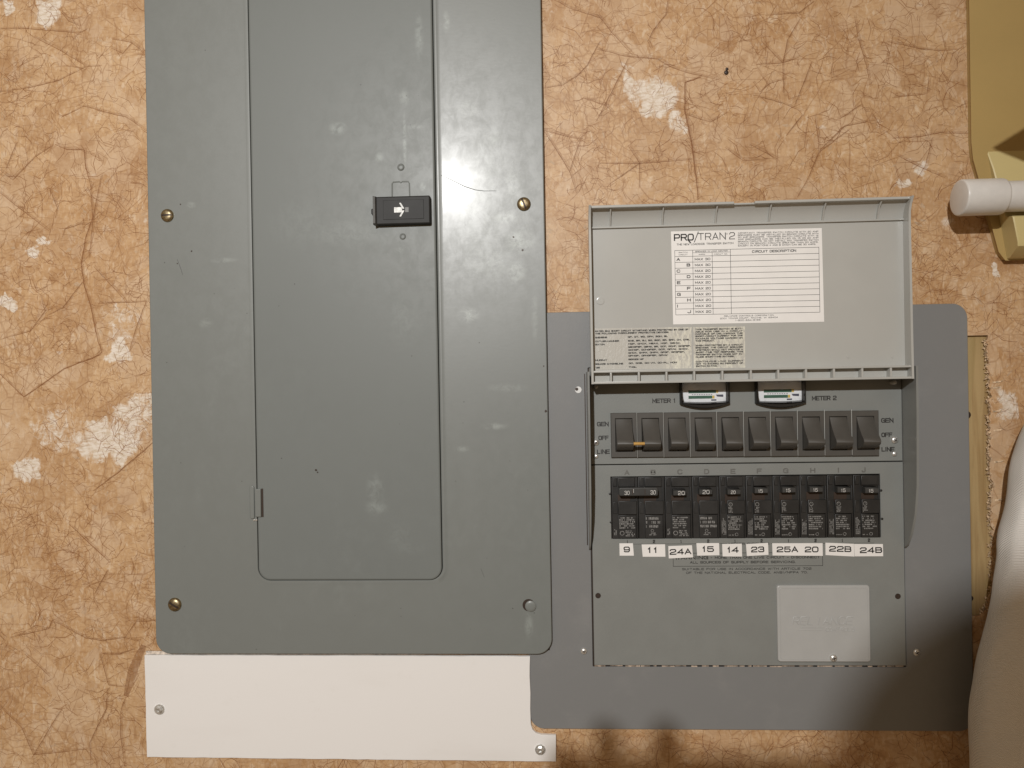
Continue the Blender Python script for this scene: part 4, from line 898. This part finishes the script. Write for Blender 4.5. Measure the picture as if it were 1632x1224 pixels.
M_pvc = simple('white_plastic', (.66, .645, .615), .32, vary=.03, nscale=120, bump=.1)
wp = thing('white_pipe', 'white plastic pipe with a rounded end cap lying in the mustard holder', 'pipe', (.45, -.03, .153))
PD = 31.0; PZ = 150.4
q = MB(); q.xcyl(0, 0, PZ, PD, [(351.4, .3), (351.4, 13.9), (351.6, 14.6), (352.1, 15.1), (353.0, 15.3), (385.0, 15.3), (386.6, 14.8), (387.2, 13.6), (387.2, 12.0)], 40); q.build('end_cap', M_pvc, wp, 50)
q = MB(); q.xcyl(0, 0, PZ, PD, [(386, 12.9), (640, 12.9)], 36); q.build('pipe', M_pvc, wp, 50)

# ================================================================== white cloth at the lower right
mcl, n_, l_, b_ = newmat('white_cloth'); t_ = NT(mcl); setp(b_, (.70, .675, .63), .85, 0, .2)
P_ = t_.obj(); wv = n_.new('ShaderNodeTexWave'); wv.wave_type = 'BANDS'; wv.bands_direction = 'DIAGONAL'; wv.inputs['Scale'].default_value = 260; wv.inputs['Distortion'].default_value = .6; l_.new(P_, wv.inputs['Vector'])
l_.new(t_.mix(t_.noise(P_, 30, 3), (.74, .715, .67), (.80, .78, .74)), b_.inputs['Base Color']); l_.new(t_.bump(wv.outputs['Fac'], .55, .0008), b_.inputs['Normal'])
XL = [(60, 490), (0, 440), (-30, 410), (-50, 399), (-76, 390.5), (-92, 388.5), (-108, 387), (-124, 383), (-139, 378), (-160, 377.5), (-176, 374), (-192, 373), (-218, 367.5), (-232, 363.5), (-245, 359.5), (-262, 356), (-277, 354.5), (-308, 352), (-332, 352.5), (-380, 354), (-480, 358)]
def xleft(z):
    for (z0, x0), (z1, x1) in zip(XL[:-1], XL[1:]):
        if z1 <= z <= z0: return x0+(x1-x0)*(z0-z)/(z0-z1)
    return XL[-1][1]
rowsn, coln = 180, 72; loops_ = []
for i in range(rowsn):
    z = 58-i*(530/(rowsn-1)); xl_ = sum(xleft(z+k) for k in (-9, -5, 0, 5, 9))/5; hw, hd_ = 85, 36; lp_ = []
    for j in range(coln):
        a = 2*math.pi*j/coln; ex = .8
        c, s_ = math.cos(a), math.sin(a)
        ux = math.copysign(abs(c)**ex, c); ud = math.copysign(abs(s_)**ex, s_)
        nz = mnoise.noise(Vector((ux*1.3, ud*1.3, z/60)))*3.0+abs(mnoise.noise(Vector((ux*2.2+z/90, ud*2.2, z/38+4))))*3.2+mnoise.noise(Vector((ux*3, ud*3, z/30+9)))*1.8
        lp_.append((xl_+hw+ux*(hw+nz*.35), z, 3+hd_+ud*(hd_-1)+(nz if ud > 0 else 0)))
    loops_.append(lp_)
q = MB(); q.loops(loops_); cl_ = q.build('white_cloth', mcl, None, 80)
tag(cl_, 'bulging white woven cloth hanging at the lower right edge in front of the wood strip', 'cloth')

# ================================================================== the photographer, out of the picture behind the camera: only the shadow on the lower right shows
M_skin = simple('skin', (.48, .29, .21), .5, vary=.06); M_shirt = simple('dark_shirt', (.06, .065, .08), .85, vary=.2); M_hair = simple('dark_hair', (.03, .022, .018), .6)
ph_ = thing('phone', 'dark phone held up towards the wall, its shadow below the grey plate', 'phone', (-.02, -.69, -.026))
q = MB(); q.plate(rrect(-122, 28, -27, 47, 9, 5), 684, 692, 1.0); q.build('body', M_black, ph_)
def skin(name, chains, mats):
    vs = []; es = []; rs = []; idx = {}
    def vid(p, r):
        k = tuple(round(c, 4) for c in p)
        if k not in idx: idx[k] = len(vs); vs.append(p); rs.append(r)
        return idx[k]
    for ch in chains:
        pr = None
        for (*p, r) in ch:
            i = vid(tuple(p), r)
            if pr is not None and pr != i: es.append((pr, i))
            pr = i
    me = bpy.data.meshes.new(name); me.from_pydata(vs, es, []); o = bpy.data.objects.new(name, me); COL.objects.link(o)
    sk = o.modifiers.new('skin', 'SKIN'); sk.use_smooth_shade = True
    for i, r in enumerate(rs): me.skin_vertices[0].data[i].radius = (r, r); me.skin_vertices[0].data[i].use_root = (i == 0)
    sd = o.modifiers.new('sub', 'SUBSURF'); sd.levels = 1; sd.render_levels = 1
    bpy.context.view_layer.update()
    ev = bpy.data.meshes.new_from_object(o.evaluated_get(bpy.context.evaluated_depsgraph_get()))
    bpy.data.objects.remove(o); ob = bpy.data.objects.new(name, ev); COL.objects.link(ob)
    ev.materials.clear()
    for m in mats: ev.materials.append(m)
    for p in ev.polygons:
        c = p.center; p.use_smooth = True
        p.material_index = 0 if (c.z > .035 and c.y < -.85) or c.y > -.80 else 1
    return ob
cx, cy = .006, -1.03
pel = (cx, cy, -.62, .145)
chest = (cx, cy, -.12, .135); neckb = (cx, cy, -.01, .065); neck = (cx, cy+.01, .07, .055)
chains = [[pel, (cx, cy, -.45, .135), (cx, cy, -.28, .15), chest, neckb, neck, (cx, cy+.015, .122, .074), (cx, cy+.015, .181, .090), (cx, cy+.01, .240, .072)]]
for sx in (-1, 1):
    wr = (-.145 if sx < 0 else .07, -.745, -.055, .026)
    palm = (-.133 if sx < 0 else .055, -.715, -.015, .024)
    chains.append([chest, (cx+sx*.19, cy, -.075, .065), (cx+sx*.24, cy+.10, -.33, .045), wr, palm])
    px = palm[0]
    if sx < 0: tips = [(-.066, .064, -.7005), (-.098, .063, -.7005), (-.122, .050, -.700), (-.146, .026, -.700)]
    else: tips = [(.010, .022, -.702), (.032, .040, -.702), (.052, .038, -.700), (.070, .024, -.700)]
    for (tx, tz, ty) in tips:
        mx_ = px+(tx-px)*.55; chains.append([palm, (mx_, -.712, .012, .0105), (px+(tx-px)*.9, -.708, tz*.7, .0095), (tx, ty+.006, tz, .0085), (tx, ty+.012, tz-.001, .0075)])
    chains.append([palm, (px-sx*.02, -.712, -.035, .011), (px-sx*.045, -.705, -.036, .0095), (px-sx*.06, -.702, -.030, .008)])
for sx in (-1, 1): chains.append([pel, (cx+sx*.10, cy, -.74, .085), (cx+sx*.11, cy+.02, -1.10, .06), (cx+sx*.11, cy-.01, -1.48, .04), (cx+sx*.12, cy+.14, -1.53, .035)])
per = skin('person', chains, [M_skin, M_shirt])
tag(per, 'person in a dark shirt holding a phone, whose soft shadow falls across the lower right', 'person')
q = MB()
hl_ = []
for i in range(9):
    a = R(-8+i*98/8); hl_.append([((cx+.102*math.cos(a)*math.cos(2*math.pi*j/20))*1000, (.198+.106*math.sin(a))*1000, -(cy-.012+.100*math.cos(a)*math.sin(2*math.pi*j/20))*1000) for j in range(20)])
q.loops(hl_); q.build('hair', M_hair, per, 80)
